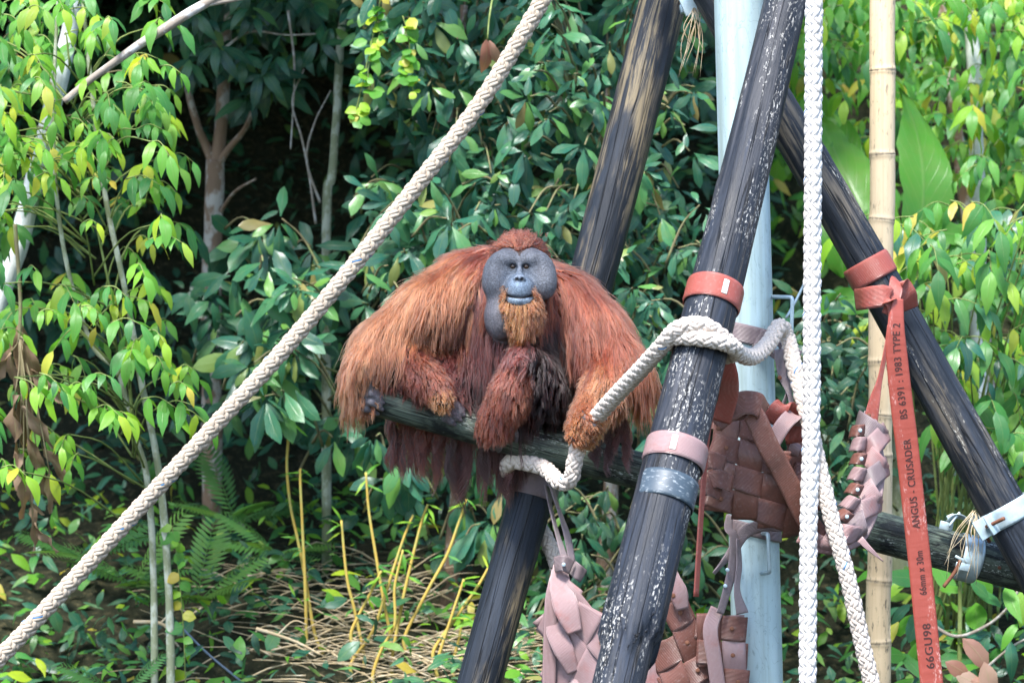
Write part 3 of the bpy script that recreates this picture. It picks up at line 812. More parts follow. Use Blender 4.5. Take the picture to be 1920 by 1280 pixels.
# lettering: reads upward along the hose
tT = nz(np.gradient(tp_, axis=0)); tW = nz(np.array([1.0, .12, 0]) - tT * (tT @ np.array([1.0, .12, 0]))[:, None])
tNn = np.cross(tT, tW); tNn = np.where(tNn[:, 1:2] > 0, -tNn, tNn)
ty = PX(tp_)[1]
def lettering(text, py_bottom, py_top, cap):
    cu = bpy.data.curves.new('text', 'FONT'); cu.body = text; cu.size = 1.0; cu.space_character = 1.12; cu.offset = .012
    to = bpy.data.objects.new('text', cu); C.objects.link(to)
    dg = bpy.context.evaluated_depsgraph_get()
    me = to.evaluated_get(dg).to_mesh()
    n = len(me.vertices); co = np.zeros(n * 3, np.float32); me.vertices.foreach_get('co', co); co = co.reshape(-1, 3)
    polys = [list(p.vertices) for p in me.polygons]
    to.to_mesh_clear() if hasattr(to, 'to_mesh_clear') else None
    bpy.data.objects.remove(to); bpy.data.curves.remove(cu)
    x0, x1 = co[:, 0].min(), co[:, 0].max()
    v = (co[:, 0] - x0) / (x1 - x0)
    py = py_bottom + (py_top - py_bottom) * v
    idx = np.interp(py, ty, np.arange(NT_))
    f = lambda A: np.stack([np.interp(idx, np.arange(NT_), A[:, k]) for k in range(3)], 1)
    off = (co[:, 1] / .72 - .5) * cap
    V = f(tp_) - f(tW) * off[:, None] + f(tNn) * .0058
    m_ = bpy.data.meshes.new('lettering'); m_.from_pydata(V.tolist(), [], polys); m_.update()
    return link('lettering', m_, MATS['stencil_ink'], b6)
lettering('66GU98', 1252, 1168, .034)
lettering('66mm x 30m', 1114, 1032, .030)
lettering('ANGUS - CRUSADER', 990, 822, .031)
lettering('BS 6391 : 1983 TYPE 2', 784, 606, .031)

# ------------------------------------------------------------------ galvanised clamp at the log joint
cl = thing('log_clamp', P(1850, 1000, .1), 'galvanised steel strap clamp bolted where the slanting log meets the perch log', 'clamp')
tc = LR.t_at(py=962)
wrap_band(LR, tc, .085, 'zinc_plate', 'strap_band', cl, .004, thick=.006)
p0, n0, u0 = front_of(LR, tc, -.75, .02)
add_bevel(link('lug', MB().box(p0 + n0 * .01, [n0, LR.T, np.cross(n0, LR.T)], (.028, .042, .004)).mesh('lug', False), MATS['zinc_plate'], cl), .002)
p0b, n0b, _ = front_of(LR, tc, -1.05, .02)
add_bevel(link('lug', MB().box(p0b + n0b * .02, [n0b, LR.T, np.cross(n0b, LR.T)], (.04, .042, .004)).mesh('lug', False), MATS['zinc_plate'], cl), .002)
pr = p0 + n0 * .012; bd = np.cross(n0, LR.T)
rod([pr - bd * .03, pr, pr + bd * .07], .008, 'rusty_bolt', 'bolt', cl)
th = LH.t_at(px=1812)
u = nz(np.cross(LH.T, [0, -1, 0])); w = nz(np.cross(u, LH.T)); w = w if w[1] < 0 else -w
def half_band(L, t, a0, a1, width, name):
    a = np.linspace(a0, a1, 30)
    up = np.array([0, 0, 1.0]) - L.T * L.T[2]; up = nz(up); fr = nz(np.cross(up, L.T)); fr = fr if fr[1] < 0 else -fr
    rr = L.r(t) + .012
    p = L.c(t) + rr * (np.cos(a)[:, None] * fr + np.sin(a)[:, None] * up)
    V, F, lc = strap_np(p, width, L.T, .006)
    return link(name, build_mesh(name, V, F, {'lc': lc}), MATS['zinc_plate'], cl), p
_, hp = half_band(LH, th, -1.6, 1.7, .09, 'strap_band')
for (px, py, dx, dy, hw, hh) in ((1774, 986, 1, .25, .028, .018), (1783, 970, .4, 1, .014, .016), (1805, 1062, 1, .2, .030, .016), (1803, 1048, 1, .5, .03, .006), (1832, 985, .35, 1, .05, .018)):
    a = pxdir(dx, dy); b = np.array([0, -1.0, 0])
    add_bevel(link('lug', MB().box(P(px, py, .24), [a, np.cross(a, b), b], (hw, hh, .005)).mesh('lug', False), MATS['zinc_plate'], cl), .003)
strap('curved_lug', [P(1778, 978, .22), P(1790, 968, .21), P(1806, 970, .21), P(1818, 984, .22), P(1820, 1000, .24)], .05, [pxdir(.2, .5, 1)] * 5, 'zinc_plate', cl, 20)
rod([P(1800, 960, .2), P(1790, 972, .2), P(1779, 987, .2)], .006, 'zinc_plate', 'bolt', cl)
rod([P(1801, 1050, .18), P(1790, 1072, .18), P(1769, 1100, .18)], .008, 'rusty_bolt', 'bolt', cl)
rod([P(1846, 998, .3), P(1856, 1016, .3)], .008, 'rusty_bolt', 'bolt', cl)
bolt(LH.c(LH.t_at(px=1868)) + np.array([0, -.09, .0]), [0, -1, 0], 'rusty_bolt', cl)
# straw caught in the clamp
st = MB()
for k in range(15):
    a = P(1830 + rnd.uniform(-8, 8), 962 + rnd.uniform(-8, 12), .16)
    e = P(1800 + rnd.uniform(-30, 42), 1050 + rnd.uniform(-20, 50), .14 + rnd.uniform(-.02, .04))
    mid = (a + e) / 2 + np.array([rnd.uniform(-.05, .03), rnd.uniform(-.04, 0), rnd.uniform(-.02, .04)])
    st.tube(spline([a, mid, e], 10), np.linspace(.0022, .0009, 10), 4)
so = link('straw_wisp', st.mesh('straw_wisp'), MATS['straw']); tag(so, 'wisp of dry pale straw caught in the galvanised clamp', 'straw', kind='stuff')
st = MB()
for k in range(13):
    a = P(1303 + rnd.uniform(-5, 12), 18 + rnd.uniform(-6, 10), .35)
    e = P(1300 + rnd.uniform(-28, 22), 95 + rnd.uniform(-25, 50), .33)
    mid = (a + e) / 2 + np.array([rnd.uniform(-.03, .03), 0, rnd.uniform(-.02, .03)])
    st.tube(spline([a, mid, e], 8), np.linspace(.002, .0008, 8), 4)
so = link('straw_wisp', st.mesh('straw_wisp'), MATS['straw']); tag(so, 'wisp of green and pale straw hanging from the top bracket', 'straw', kind='stuff')
br = thing('steel_bracket', P(1312, 5, .4), 'blue grey steel bracket joining the back log and right log at the top', 'bracket')
a = pxdir(1, -.42); b = np.array([0, -1.0, 0])
add_bevel(link('plate', MB().box(P(1318, -8, .36), [a, np.cross(a, b), b], (.10, .055, .008)).mesh('plate', False), MATS['zinc_plate'], br), .003)
add_bevel(link('plate', MB().box(P(1297, 14, .42), [pxdir(1, -.2), np.cross(pxdir(1, -.2), b), b], (.05, .018, .03)).mesh('plate', False), MATS['zinc_plate'], br), .003)

# ------------------------------------------------------------------ orangutan: one continuous skin from a distance field
YH = -.06
HO = P(974, 520, YH)
def HW(x, f, z): return np.array([HO[0] + x, HO[1] - f, HO[2] + z])
PR = []                                # (tag, kind, data, smoothing)
def cap(tag_, a, b, ra, rb, k=.03): PR.append((tag_, 'c', (np.array(a), np.array(b), ra, rb), k))
def ell(tag_, c, r, k=.02): PR.append((tag_, 'e', (np.array(c), np.array(r)), k))
def chain(tag_, pts, rs, k=.03):
    for a, b, ra, rb in zip(pts[:-1], pts[1:], rs[:-1], rs[1:]): cap(tag_, a, b, ra, rb, k)
# trunk
chain('chest', [P(966, 752, .24), P(962, 660, .20), P(966, 580, .20)], [.18, .21, .20], .06)
ell('hump', P(930, 535, .27), (.22, .16, .15), .06)
ell('hump', P(1010, 555, .25), (.18, .14, .13), .06)
ell('belly', P(950, 730, .16), (.22, .17, .15), .06)
# head
chain('neck', [P(968, 590, .14), HW(0, -.10, -.02)], [.13, .11], .04)
ell('skull', HW(0, -.085, .050), (.112, .12, .128), .03)
for s in (-1, 1):
    ell('flange', HW(.088 * s, .0, .002), (.062, .046, .094), .02)
    ell('flange', HW(.098 * s, .008, -.028), (.051, .044, .060), .02)
    ell('flange', HW(.048 * s, .004, .075), (.060, .040, .040), .02)
    ell('brow', HW(.027 * s, .030, .070), (.030, .012, .012), .02)
    ell('sac', HW(-.032 + .045 * s, -.005, -.160), (.068, .070, .095), .04)
ell('facemid', HW(0, -.01, .02), (.07, .050, .08), .02)
cap('nose', HW(0, .032, .055), HW(0, .082, .002), .010, .014, .012)
ell('muzzle', HW(0, .052, -.050), (.060, .062, .062), .016)
ell('muzzle', HW(0, .088, -.050), (.036, .030, .036), .014)
ell('muzzle', HW(0, .080, -.066), (.052, .032, .022), .012)
chain('lip', [HW(x_, f_, z_) for x_, f_, z_ in ((-.052, .066, -.083), (-.03, .090, -.092), (0, .102, -.096), (.03, .090, -.092), (.052, .066, -.083))], [.005, .0105, .0125, .0105, .005], .008)
ell('chin', HW(.004, .050, -.125), (.072, .050, .055), .02)
ell('chin', HW(.010, .030, -.165), (.078, .055, .062), .03)
ell('nosetip', HW(0, .108, -.004), (.015, .013, .012), .008)
for s in (-1, 1): ell('nosetip', HW(.014 * s, .102, -.006), (.011, .012, .012), .006)
SUB = [(HW(.0115, .117, -.009), (.0064, .010, .0060)), (HW(-.0115, .117, -.009), (.0064, .010, .0060)),
       *[(HW(x_, f_, -.0845 + .010 * (x_ / .05) ** 2), (.010, .014, .0032)) for x_, f_ in ((-.048, .085), (-.036, .10), (-.024, .113), (-.012, .119), (0, .121), (.012, .119), (.024, .113), (.036, .10), (.048, .085))], (HW(.027, .052, .043), (.019, .024, .0125)), (HW(-.027, .052, .043), (.019, .024, .0125))]
# arms (picture side: a = towards the log end, b = towards the rope)
chain('armA', [P(872, 545, .22), P(800, 590, .12), P(712, 648, .03)], [.145, .125, .09], .05)
chain('foreA', [P(712, 648, .03), P(688, 690, -.04), P(676, 728, -.03)], [.088, .075, .052], .04)
chain('palmA', [P(676, 728, -.03), P(676, 752, -.06)], [.046, .040], .03)
chain('armB', [P(1068, 572, .19), P(1120, 625, .10), P(1168, 690, .0)], [.13, .115, .09], .05)
chain('foreB', [P(1168, 690, .0), P(1132, 735, -.10), P(1102, 778, -.17)], [.088, .080, .055], .04)
chain('palmB', [P(1102, 778, -.17), P(1094, 808, -.175)], [.052, .045], .03)
# legs
chain('thighA', [P(900, 745, .18), P(830, 715, .08), P(756, 688, .0)], [.13, .10, .075], .05)
chain('shinA', [P(756, 688, .0), P(792, 706, -.06), P(820, 728, -.085)], [.073, .06, .045], .04)
chain('footA', [P(820, 728, -.085), P(828, 752, -.11)], [.044, .036], .03)
chain('thighB', [P(1020, 750, .18), P(1006, 718, .0), P(984, 684, -.12)], [.12, .085, .066], .05)
chain('shinB', [P(984, 684, -.12), P(956, 738, -.12), P(932, 784, -.075)], [.064, .066, .062], .04)
chain('footB', [P(935, 780, -.075), P(918, 805, -.055)], [.052, .042], .03)
# digits: four fingers and a thumb to each hand, four toes and a great toe to each foot
def on_log(px, ang, out):              # point on the perch log, ang 0 = facing the camera, + = up
    t = LH.t_at(px=px)
    up = nz(np.array([0, 0, 1.0]) - LH.T * LH.T[2]); fr = nz(np.cross(up, LH.T)); fr = fr if fr[1] < 0 else -fr
    return LH.c(t) + (LH.r(t) * 1.03 + out) * (math.cos(ang) * fr + math.sin(ang) * up)
fr_ = [.0145, .0135, .0125, .0095]
for k, (px, a1) in enumerate(((690, .25), (697, -.05), (700, -.40), (694, -.75))):
    b0 = P(676 + 3 * k, 735 + 9 * k, -.075)
    chain('digit', [b0, on_log(px - 6, a1 + .10, .024), on_log(px + 8, a1, .013), on_log(px + 19, a1 - .15, .008)], fr_, .010)
chain('digit', [P(690, 716, -.04), on_log(706, 1.0, .022), on_log(718, 1.15, .010), on_log(724, 1.25, .006)], [.016, .015, .013, .010], .010)
for k, (px, a1) in enumerate(((846, .62), (849, .34), (845, .06), (838, -.22))):
    b0 = P(828 + 2 * k, 740 + 6 * k, -.11)
    chain('digit', [b0, on_log(px - 8, a1 + .1, .026), on_log(px + 4, a1, .014), on_log(px + 14, a1 - .1, .007)], fr_, .010)
chain('digit', [P(816, 738, -.10), on_log(815, .9, .02), on_log(806, 1.2, .012), on_log(800, 1.4, .008)], [.016, .015, .012, .009], .010)
for k in range(4):
    b0 = P(908 + 6 * k, 806 + 2 * k, -.075)
    a1 = -.55
    chain('digit', [b0, on_log(906 + 11 * k, a1 + .25, .020), on_log(908 + 11 * k, a1 - .35, .012), on_log(910 + 11 * k, a1 - .8, .008)], fr_, .010)
chain('digit', [P(945, 800, -.06), on_log(955, .2, .018), on_log(962, .0, .012), on_log(966, -.3, .008)], [.016, .015, .012, .009], .010)
RC = [P(1112, 790, -.235), P(1090, 822, -.20), P(1078, 862, -.19)]          # rope axis in the fist
for k in range(4):
    u_ = (k - .3) / 3.2
    c_ = RC[0] * (1 - u_) + RC[1] * u_
    ax = nz(RC[1] - RC[0]); fw = np.array([0, -1.0, 0]); fw = nz(fw - ax * ax.dot(fw)); sd_ = np.cross(ax, fw)
    sd_ = sd_ if sd_[0] > 0 else -sd_
    chain('digitB', [c_ - sd_ * .055 + fw * .0, c_ - sd_ * .035 + fw * .038, c_ + sd_ * .008 + fw * .047, c_ + sd_ * .038 + fw * .026], [.016, .0145, .0135, .010], .010)
chain('digitB', [P(1082, 800, -.19), RC[1] + np.array([-.03, -.045, .0]), RC[1] + np.array([.0, -.05, .015]), RC[1] + np.array([.025, -.045, .03])], [.017, .016, .014, .011], .010)

def sdf1(kind, d, X):
    if kind == 'c':
        a, b, ra, rb = d
        ab = (b - a).astype(np.float32)
        t = np.clip(((X - a.astype(np.float32)) @ ab) / max(float(ab @ ab), 1e-9), 0, 1)
        return np.linalg.norm(X - (a.astype(np.float32) + t[..., None] * ab), axis=-1) - (ra + (rb - ra) * t)
    c, r = d
    q = (X - c.astype(np.float32))
    k0 = np.linalg.norm(q / r.astype(np.float32), axis=-1)
    k1 = np.linalg.norm(q / (r * r).astype(np.float32), axis=-1)
    return np.where(k1 > 1e-6, k0 * (k0 - 1) / np.maximum(k1, 1e-6), -r.min())
def axis_grid(a, b, fine, cf, cc):     # finer spacing inside the intervals "fine"
    v = [a]
    while v[-1] < b:
        x = v[-1]
        v.append(x + (cf if any(l <= x <= h for l, h in fine) else cc))
    return np.array(v, np.float32)
x0, z1 = P(610, 420, 0)[0], P(610, 420, 0)[2]
x1, z0 = P(1260, 880, 0)[0], P(1260, 880, 0)[2]
hx, hzz = HO[0], HO[2]
gxs = axis_grid(x0, x1, [(hx - .17, hx + .17), (P(660, 0)[0], P(740, 0)[0])], .0040, .0085)
gys = axis_grid(-.33, .50, [(-.22, 0.0)], .0045, .010)
gzs = axis_grid(z0, z1, [(hzz - .16, hzz + .2), (P(0, 810)[2], P(0, 690)[2])], .0040, .0085)
FLD = np.full((len(gxs), len(gys), len(gzs)), 1.0, np.float32)
def apply(kind, d, k, sub=False):
    if kind == 'c':
        lo = np.minimum(d[0], d[1]) - max(d[2], d[3]) - k - .05; hi = np.maximum(d[0], d[1]) + max(d[2], d[3]) + k + .05
    else:
        lo = d[0] - d[1] - k - .05; hi = d[0] + d[1] + k + .05
    sl_ = tuple(slice(max(0, int(np.searchsorted(g_, l)) - 1), int(np.searchsorted(g_, h)) + 1) for g_, l, h in zip((gxs, gys, gzs), lo, hi))
    X = np.stack(np.meshgrid(gxs[sl_[0]], gys[sl_[1]], gzs[sl_[2]], indexing='ij'), -1)
    v = sdf1(kind, d, X).astype(np.float32)
    A = FLD[sl_]
    if sub:
        v = -v
        h = np.clip(.5 - .5 * (A - v) / k, 0, 1)
        FLD[sl_] = A * (1 - h) + v * h + k * h * (1 - h)
    else:
        h = np.clip(.5 + .5 * (A - v) / k, 0, 1)
        FLD[sl_] = A * (1 - h) + v * h - k * h * (1 - h)
for tg, kd, d, k in PR: apply(kd, d, k)
for c_, r_ in SUB: apply('e', (np.asarray(c_), np.asarray(r_)), .004, True)

def surface_nets(f, gx_, gy_, gz_):
    ins = f < 0
    nx, ny, nz_ = f.shape
    cnt = np.zeros((nx - 1, ny - 1, nz_ - 1), np.int8)
    for i in (0, 1):
        for j in (0, 1):
            for k in (0, 1): cnt += ins[i:nx - 1 + i, j:ny - 1 + j, k:nz_ - 1 + k]
    act = np.argwhere((cnt > 0) & (cnt < 8))
    idx = np.full(cnt.shape, -1, np.int64)
    idx[tuple(act.T)] = np.arange(len(act))
    acc = np.zeros((len(act), 3)); num = np.zeros(len(act))
    G = (gx_, gy_, gz_)
    for ax in range(3):
        o1, o2 = [q for q in range(3) if q != ax]
        for a in (0, 1):
            for b in (0, 1):
                c0 = act.copy(); c0[:, o1] += a; c0[:, o2] += b
                c1 = c0.copy(); c1[:, ax] += 1
                f0 = f[tuple(c0.T)]; f1 = f[tuple(c1.T)]
                cr = (f0 < 0) != (f1 < 0)
                t = np.where(cr, f0 / np.where(cr, f0 - f1, 1), 0)
                p = np.stack([G[q][c0[:, q]] * (1 - t) + G[q][c1[:, q]] * t for q in range(3)], 1)
                acc += p * cr[:, None]; num += cr
    V = acc / num[:, None]
    quads = []
    for ax in range(3):
        o1, o2 = [(1, 2), (2, 0), (0, 1)][ax]
        s0 = [slice(None)] * 3; s1 = [slice(None)] * 3
        s0[ax] = slice(0, -1); s1[ax] = slice(1, None)
        ch = ins[tuple(s0)] != ins[tuple(s1)]
        e = np.argwhere(ch)
        e = e[(e[:, o1] > 0) & (e[:, o2] > 0) & (e[:, o1] < f.shape[o1] - 1) & (e[:, o2] < f.shape[o2] - 1)]
        flip = ins[tuple(e.T)]
        def ci(d1, d2):
            q = e.copy(); q[:, o1] += d1; q[:, o2] += d2
            return idx[tuple(q.T)]
        Q = np.stack([ci(-1, -1), ci(0, -1), ci(0, 0), ci(-1, 0)], 1)
        Q[~flip] = Q[~flip][:, ::-1]
        quads.append(Q)
    Q = np.vstack(quads)
    return V, Q[(Q >= 0).all(1)]
BV, BQ = surface_nets(FLD, gxs, gys, gzs)
for _ in range(2):                     # light smoothing
    sm = np.zeros_like(BV); nn = np.zeros(len(BV))
    for a, b in ((0, 1), (1, 2), (2, 3), (3, 0)):
        np.add.at(sm, BQ[:, a], BV[BQ[:, b]]); np.add.at(nn, BQ[:, a], 1)
        np.add.at(sm, BQ[:, b], BV[BQ[:, a]]); np.add.at(nn, BQ[:, b], 1)
    BV = BV * .55 + .45 * sm / np.maximum(nn, 1)[:, None]
fn = np.cross(BV[BQ[:, 2]] - BV[BQ[:, 0]], BV[BQ[:, 3]] - BV[BQ[:, 1]])
BN = np.zeros_like(BV)
for a in range(4): np.add.at(BN, BQ[:, a], fn)
BN = nz(BN)
TAGS = sorted({q[0] for q in PR})
best = np.full(len(BV), 9.0, np.float32); reg = np.zeros(len(BV), int); prim = np.zeros(len(BV), int)
for pi, (tg, kd, d, k) in enumerate(PR):
    v = sdf1(kd, d, BV.astype(np.float32))
    m_ = v < best
    best[m_] = v[m_]; reg[m_] = TAGS.index(tg); prim[m_] = pi
# skin colour: grey face pads, bluish muzzle, dark eye hollows, dark skin elsewhere
hl = np.stack([BV[:, 0] - HO[0], HO[1] - BV[:, 1], BV[:, 2] - HO[2]], 1)
col = np.tile(np.array([.02, .010, .009]), (len(BV), 1))
isreg = lambda *n: np.isin(reg, [TAGS.index(q) for q in n if q in TAGS])
face = isreg('flange', 'brow', 'facemid', 'nose', 'nosetip', 'muzzle', 'lip') 
col[face] = (.066, .070, .082)
col[isreg('brow')] = (.070, .072, .082)
bl = np.exp(-((hl[:, 0] / .055) ** 2 + ((hl[:, 2] + .03) / .055) ** 2))[:, None]
col = np.where(face[:, None], col * (1 - bl) + np.array([.075, .108, .150]) * bl, col)
for s in (-1, 1):
    e_ = np.exp(-(((hl[:, 0] - s * .027) / .021) ** 2 + ((hl[:, 2] - .042) / .013) ** 2) ** 2)[:, None] * (face[:, None])
    col = col * (1 - e_) + np.array([.020, .024, .032]) * e_
col[isreg('nosetip')] = (.085, .105, .135)
lipm = isreg('lip') & (hl[:, 1] > .085)
col[lipm] = (.11, .145, .185)
nost = (np.minimum(np.hypot(hl[:, 0] - .0105, hl[:, 2] + .010), np.hypot(hl[:, 0] + .0105, hl[:, 2] + .010)) < .0075) & (hl[:, 1] > .09)
col[nost] = (.012, .012, .015)
mline = (abs(hl[:, 2] + .0845 - .010 * (hl[:, 0] / .05) ** 2) < .0036) & (abs(hl[:, 0]) < .05) & (hl[:, 1] > .06)
col[mline] = (.018, .016, .018)
col[isreg('sac')] = (.072, .070, .080)
col[isreg('digit', 'digitB')] = (.085, .080, .088)
t = NT('ape_skin')
ca = t.attr('skin', 'Color'); p_ = geo(t)
n1 = t.noise(p_, 170, 3, .7); vo = t.new('ShaderNodeTexVoronoi'); t.L.new(p_, vo.inputs['Vector']); vo.inputs['Scale'].default_value = 260
cc = t.mix(t.ramp(n1, [(.42, 0.0), (.62, .8)]), ca, t.mix(1.0, ca, (2.4, 2.4, 2.4), 'MULTIPLY'))
big = t.noise(p_, 26, 4, .6)
cc = t.mix(t.ramp(big, [(.35, .75), (.6, 0.0)]), cc, t.mix(1.0, cc, (.55, .55, .58), 'MULTIPLY'))
t.set(base=cc, rough=.55, spec=.4, normal=t.bump(vo.outputs['Distance'], .55, .003))
body_me = build_mesh('orangutan', BV, [BQ], {'skin': np.concatenate([col, np.ones((len(BV), 1))], 1)})
ape = link('orangutan', body_me, MATS['ape_skin'])
tag(ape, 'large male orangutan with grey cheek pads sitting hunched on the mossy log', 'orangutan')
t = NT('eye_wet'); t.set(base=(.030, .016, .008), rough=.06, spec=.6)
for s in (-1, 1):
    mb = MB()
    th = np.linspace(0, np.pi, 12); c_ = HW(.027 * s, .0265, .043)
    pts = np.stack([0 * th + c_[0], 0 * th + c_[1], c_[2] + .0135 * np.cos(th)], 1)
    V, F, lc = tube(pts, np.maximum(.0135 * np.sin(th), .0004), 16, fr=(np.tile([0, 0, -1.0], (12, 1)), np.tile([1.0, 0, 0], (12, 1)), np.tile([0, -1.0, 0], (12, 1))))
    link('eye', build_mesh('eye', V, F), MATS['eye_wet'], ape)

# ------------------------------------------------------------------ fur
def fld(p):                            # distance field at points
    out = []
    ii, ff = [], []
    for g_, c_ in zip((gxs, gys, gzs), (p[:, 0], p[:, 1], p[:, 2])):
        i = np.clip(np.searchsorted(g_, c_) - 1, 0, len(g_) - 2)
        ii.append(i); ff.append(np.clip((c_ - g_[i]) / (g_[i + 1] - g_[i]), 0, 1))
    v = 0
    for a in (0, 1):
        for b in (0, 1):
            for c in (0, 1):
                w_ = (ff[0] if a else 1 - ff[0]) * (ff[1] if b else 1 - ff[1]) * (ff[2] if c else 1 - ff[2])
                v = v + w_ * FLD[ii[0] + a, ii[1] + b, ii[2] + c]
    return v
def fgrad(p, e=.006):
    return nz(np.stack([fld(p + np.eye(3)[k] * e) - fld(p - np.eye(3)[k] * e) for k in range(3)], 1))
TAN, ORG, RED, MAU, DRK, GLD = map(np.array, ((.29, .088, .034), (.185, .040, .016), (.105, .017, .011), (.060, .014, .013), (.010, .0034, .0034), (.25, .072, .018)))
#        length density lift gravity  colours
FUR = {'chest': (.20, 1.0, .30, .50, (RED, MAU)), 'hump': (.20, 1.2, .36, .30, (ORG, RED)), 'belly': (.13, .8, .3, .55, (MAU, DRK)), 'neck': (.17, 1.0, .4, .5, (RED, ORG)),
       'armA': (.20, 1.3, .36, .36, (ORG, TAN)), 'foreA': (.15, 1.4, .46, .42, (TAN, ORG)), 'palmA': (.05, 1.2, .5, .5, (TAN, ORG)),
       'armB': (.21, 1.3, .32, .42, (RED, ORG)), 'foreB': (.065, 1.8, .50, .30, (TAN, ORG)), 'palmB': (.038, 2.4, .75, .25, (GLD, TAN)), 'digitB': (.022, 2.8, .9, .2, (GLD, ORG)),
       'thighA': (.08, 1.0, .35, .40, (RED, MAU)), 'shinA': (.050, 1.7, .35, .35, (RED, ORG)), 'footA': (.026, 1.8, .45, .30, (GLD, TAN)),
       'thighB': (.085, 1.1, .32, .42, (RED, MAU)), 'shinB': (.060, 1.7, .40, .42, (ORG, RED)), 'footB': (.05, 1.7, .5, .40, (ORG, RED)),
       'skull': (.042, 4.0, .06, .02, (RED, ORG)), 'chin': (.062, 3.8, .50, .34, (ORG * 1.2, GLD * 1.25)), 'muzzle': (.018, 2.6, .30, .35, (ORG, GLD)), 'digit': (.012, .0, .5, .3, (GLD, ORG))}
tv = BV[BQ]                            # quads
qa = .5 * np.linalg.norm(fn, axis=1)
qreg = reg[BQ[:, 0]]
qc = tv.mean(1); qn = nz(fn)
qh = np.stack([qc[:, 0] - HO[0], HO[1] - qc[:, 1], qc[:, 2] - HO[2]], 1)
dens = np.zeros(len(BQ))
for nme, pr_ in FUR.items():
    if nme in TAGS: dens[qreg == TAGS.index(nme)] = pr_[1]
sk = qreg == TAGS.index('skull')
dens[sk & (qh[:, 2] < .098 + .02 * np.exp(-((np.abs(qh[:, 0]) - .04) / .025) ** 2)) & (qh[:, 1] > -.06)] = 0
mz = qreg == TAGS.index('muzzle')
dens[mz & (np.abs(qh[:, 0]) < np.interp(qh[:, 2], [-.11, -.06, .0], [.056, .047, .040])) & (qh[:, 1] > .0)] = 0
dens[mz & (qh[:, 2] > -.028)] = 0
dens[mz] *= np.clip((-.028 - qh[mz, 2]) / .055, 0, 1) ** 1.5
dens[(qn[:, 1] > .75)] *= .35          # far side needs less
dens[(qh[:, 1] > -.02) & (np.abs(qh[:, 0]) < .20) & (qh[:, 2] > -.08) & (qh[:, 2] < .07) & ~sk & ~mz & (qreg != TAGS.index('chin')) & (fld(qc + np.array([0, -.03, 0])) < 0.0)] = 0
prob = qa * dens; prob /= prob.sum()
BONE = np.array([(q[2][1] - q[2][0]) if q[1] == 'c' else np.zeros(3) for q in PR]); 
def sample(n):
    f = rng.choice(len(BQ), n, p=prob)
    u, v = rng.random(n), rng.random(n)
    w = np.stack([(1 - u) * (1 - v), u * (1 - v), u * v, (1 - u) * v], 1)
    return (tv[f] * w[..., None]).sum(1), nz((BN[BQ[f]] * w[..., None]).sum(1)), f
NG, M = 5200, 11
gp, gn, gf = sample(NG)
gr = qreg[gf]
L_, lift, grav, bend_ = np.zeros(NG), np.zeros(NG), np.zeros(NG), np.zeros(NG)
for nme, pr_ in FUR.items():
    k = gr == TAGS.index(nme)
    L_[k], lift[k], grav[k] = pr_[0], pr_[2], pr_[3]
L_ *= rng.uniform(.65, 1.25, NG)
gpx, gpy = PX(gp)
k = (gr == TAGS.index('foreA')) & (gpx > 676); L_[k] *= .42
k = (gr == TAGS.index('chest')) & (gpx > 985); L_[k] *= .5
k = (gr == TAGS.index('armA')) & (gpx > 775) & (gpy > 560); L_[k] *= .55
k = (gr == TAGS.index('chin')); L_[k] *= np.interp(np.abs(gp[k, 0] - HO[0]), [0, .03, .08], [1.25, 1.0, .55]) * np.interp(gp[k, 2] - HO[2], [-.16, -.10], [1, .5])
flow = nz(BONE[prim[BQ[gf, 0]]] + 1e-9)
k = np.isin(gr, [TAGS.index('chest'), TAGS.index('belly'), TAGS.index('neck')]); flow[k] = (0, 0, -1)
k = gr == TAGS.index('hump')
flow[k] = nz(gp[k] - HW(0, -.22, .10)); flow[k, 1] *= .3
k = gr == TAGS.index('skull')
flow[k] = nz(gp[k] - HW(0, .10, .10)); flow[k, 0] *= 1.5
k = gr == TAGS.index('chin')
flow[k] = nz(np.stack([(gp[k, 0] - HO[0]) * -2.5, 0 * gp[k, 0] - .2, 0 * gp[k, 0] - 1], 1))
k = gr == TAGS.index('muzzle')
flow[k] = nz(np.stack([np.sign(gp[k, 0] - HO[0]) * 1.0, 0 * gp[k, 0], 0 * gp[k, 0] - .6], 1))
flow = flow - gn * np.sum(flow * gn, 1)[:, None]
flow = nz(flow + rng.normal(0, .15, (NG, 3)))
d_ = nz(flow + gn * lift[:, None] + np.array([0, 0, -1.0]) * grav[:, None] * .5)
GP = np.zeros((NG, M, 3)); GP[:, 0] = gp
cur = gp.copy()
wph = rng.uniform(0, 6.28, NG); wam = rng.uniform(.05, .28, NG)
for s in range(1, M):
    d_ = nz(d_ + np.array([0, 0, -1.0]) * (grav * .55)[:, None] + np.stack([np.sin(s * 1.3 + wph), .5 * np.cos(s * 1.1 + wph * 1.7), 0 * wph], 1) * wam[:, None])
    cur = cur + d_ * (L_ / (M - 1))[:, None]
    v = fld(cur)
    want = .006 + .012 * s / M
    bad = v < want
    if bad.any():
        gd = fgrad(cur[bad])
        cur[bad] += gd * (want - v[bad])[:, None]
        d_[bad] = nz(d_[bad] - gd * np.minimum(0, np.sum(d_[bad] * gd, 1))[:, None] * .9)
    # keep off the perch log
    ax_ = LH.T; rel = cur - LH.a; tt_ = rel @ ax_; rad = rel - tt_[:, None] * ax_; rl = np.linalg.norm(rad, axis=1)
    inn = (rl < .090) & (tt_ > -.01)
    cur[inn] = cur[inn] + rad[inn] / np.maximum(rl[inn], 1e-6)[:, None] * (.090 - rl[inn])[:, None]
    GP[:, s] = cur
NH = 78000
hp_, hn_, hf_ = sample(NH)
kd = kdtree.KDTree(NG)
for i in range(NG): kd.insert(Vector(gp[i] + gn[i] * .02), i)
kd.balance()
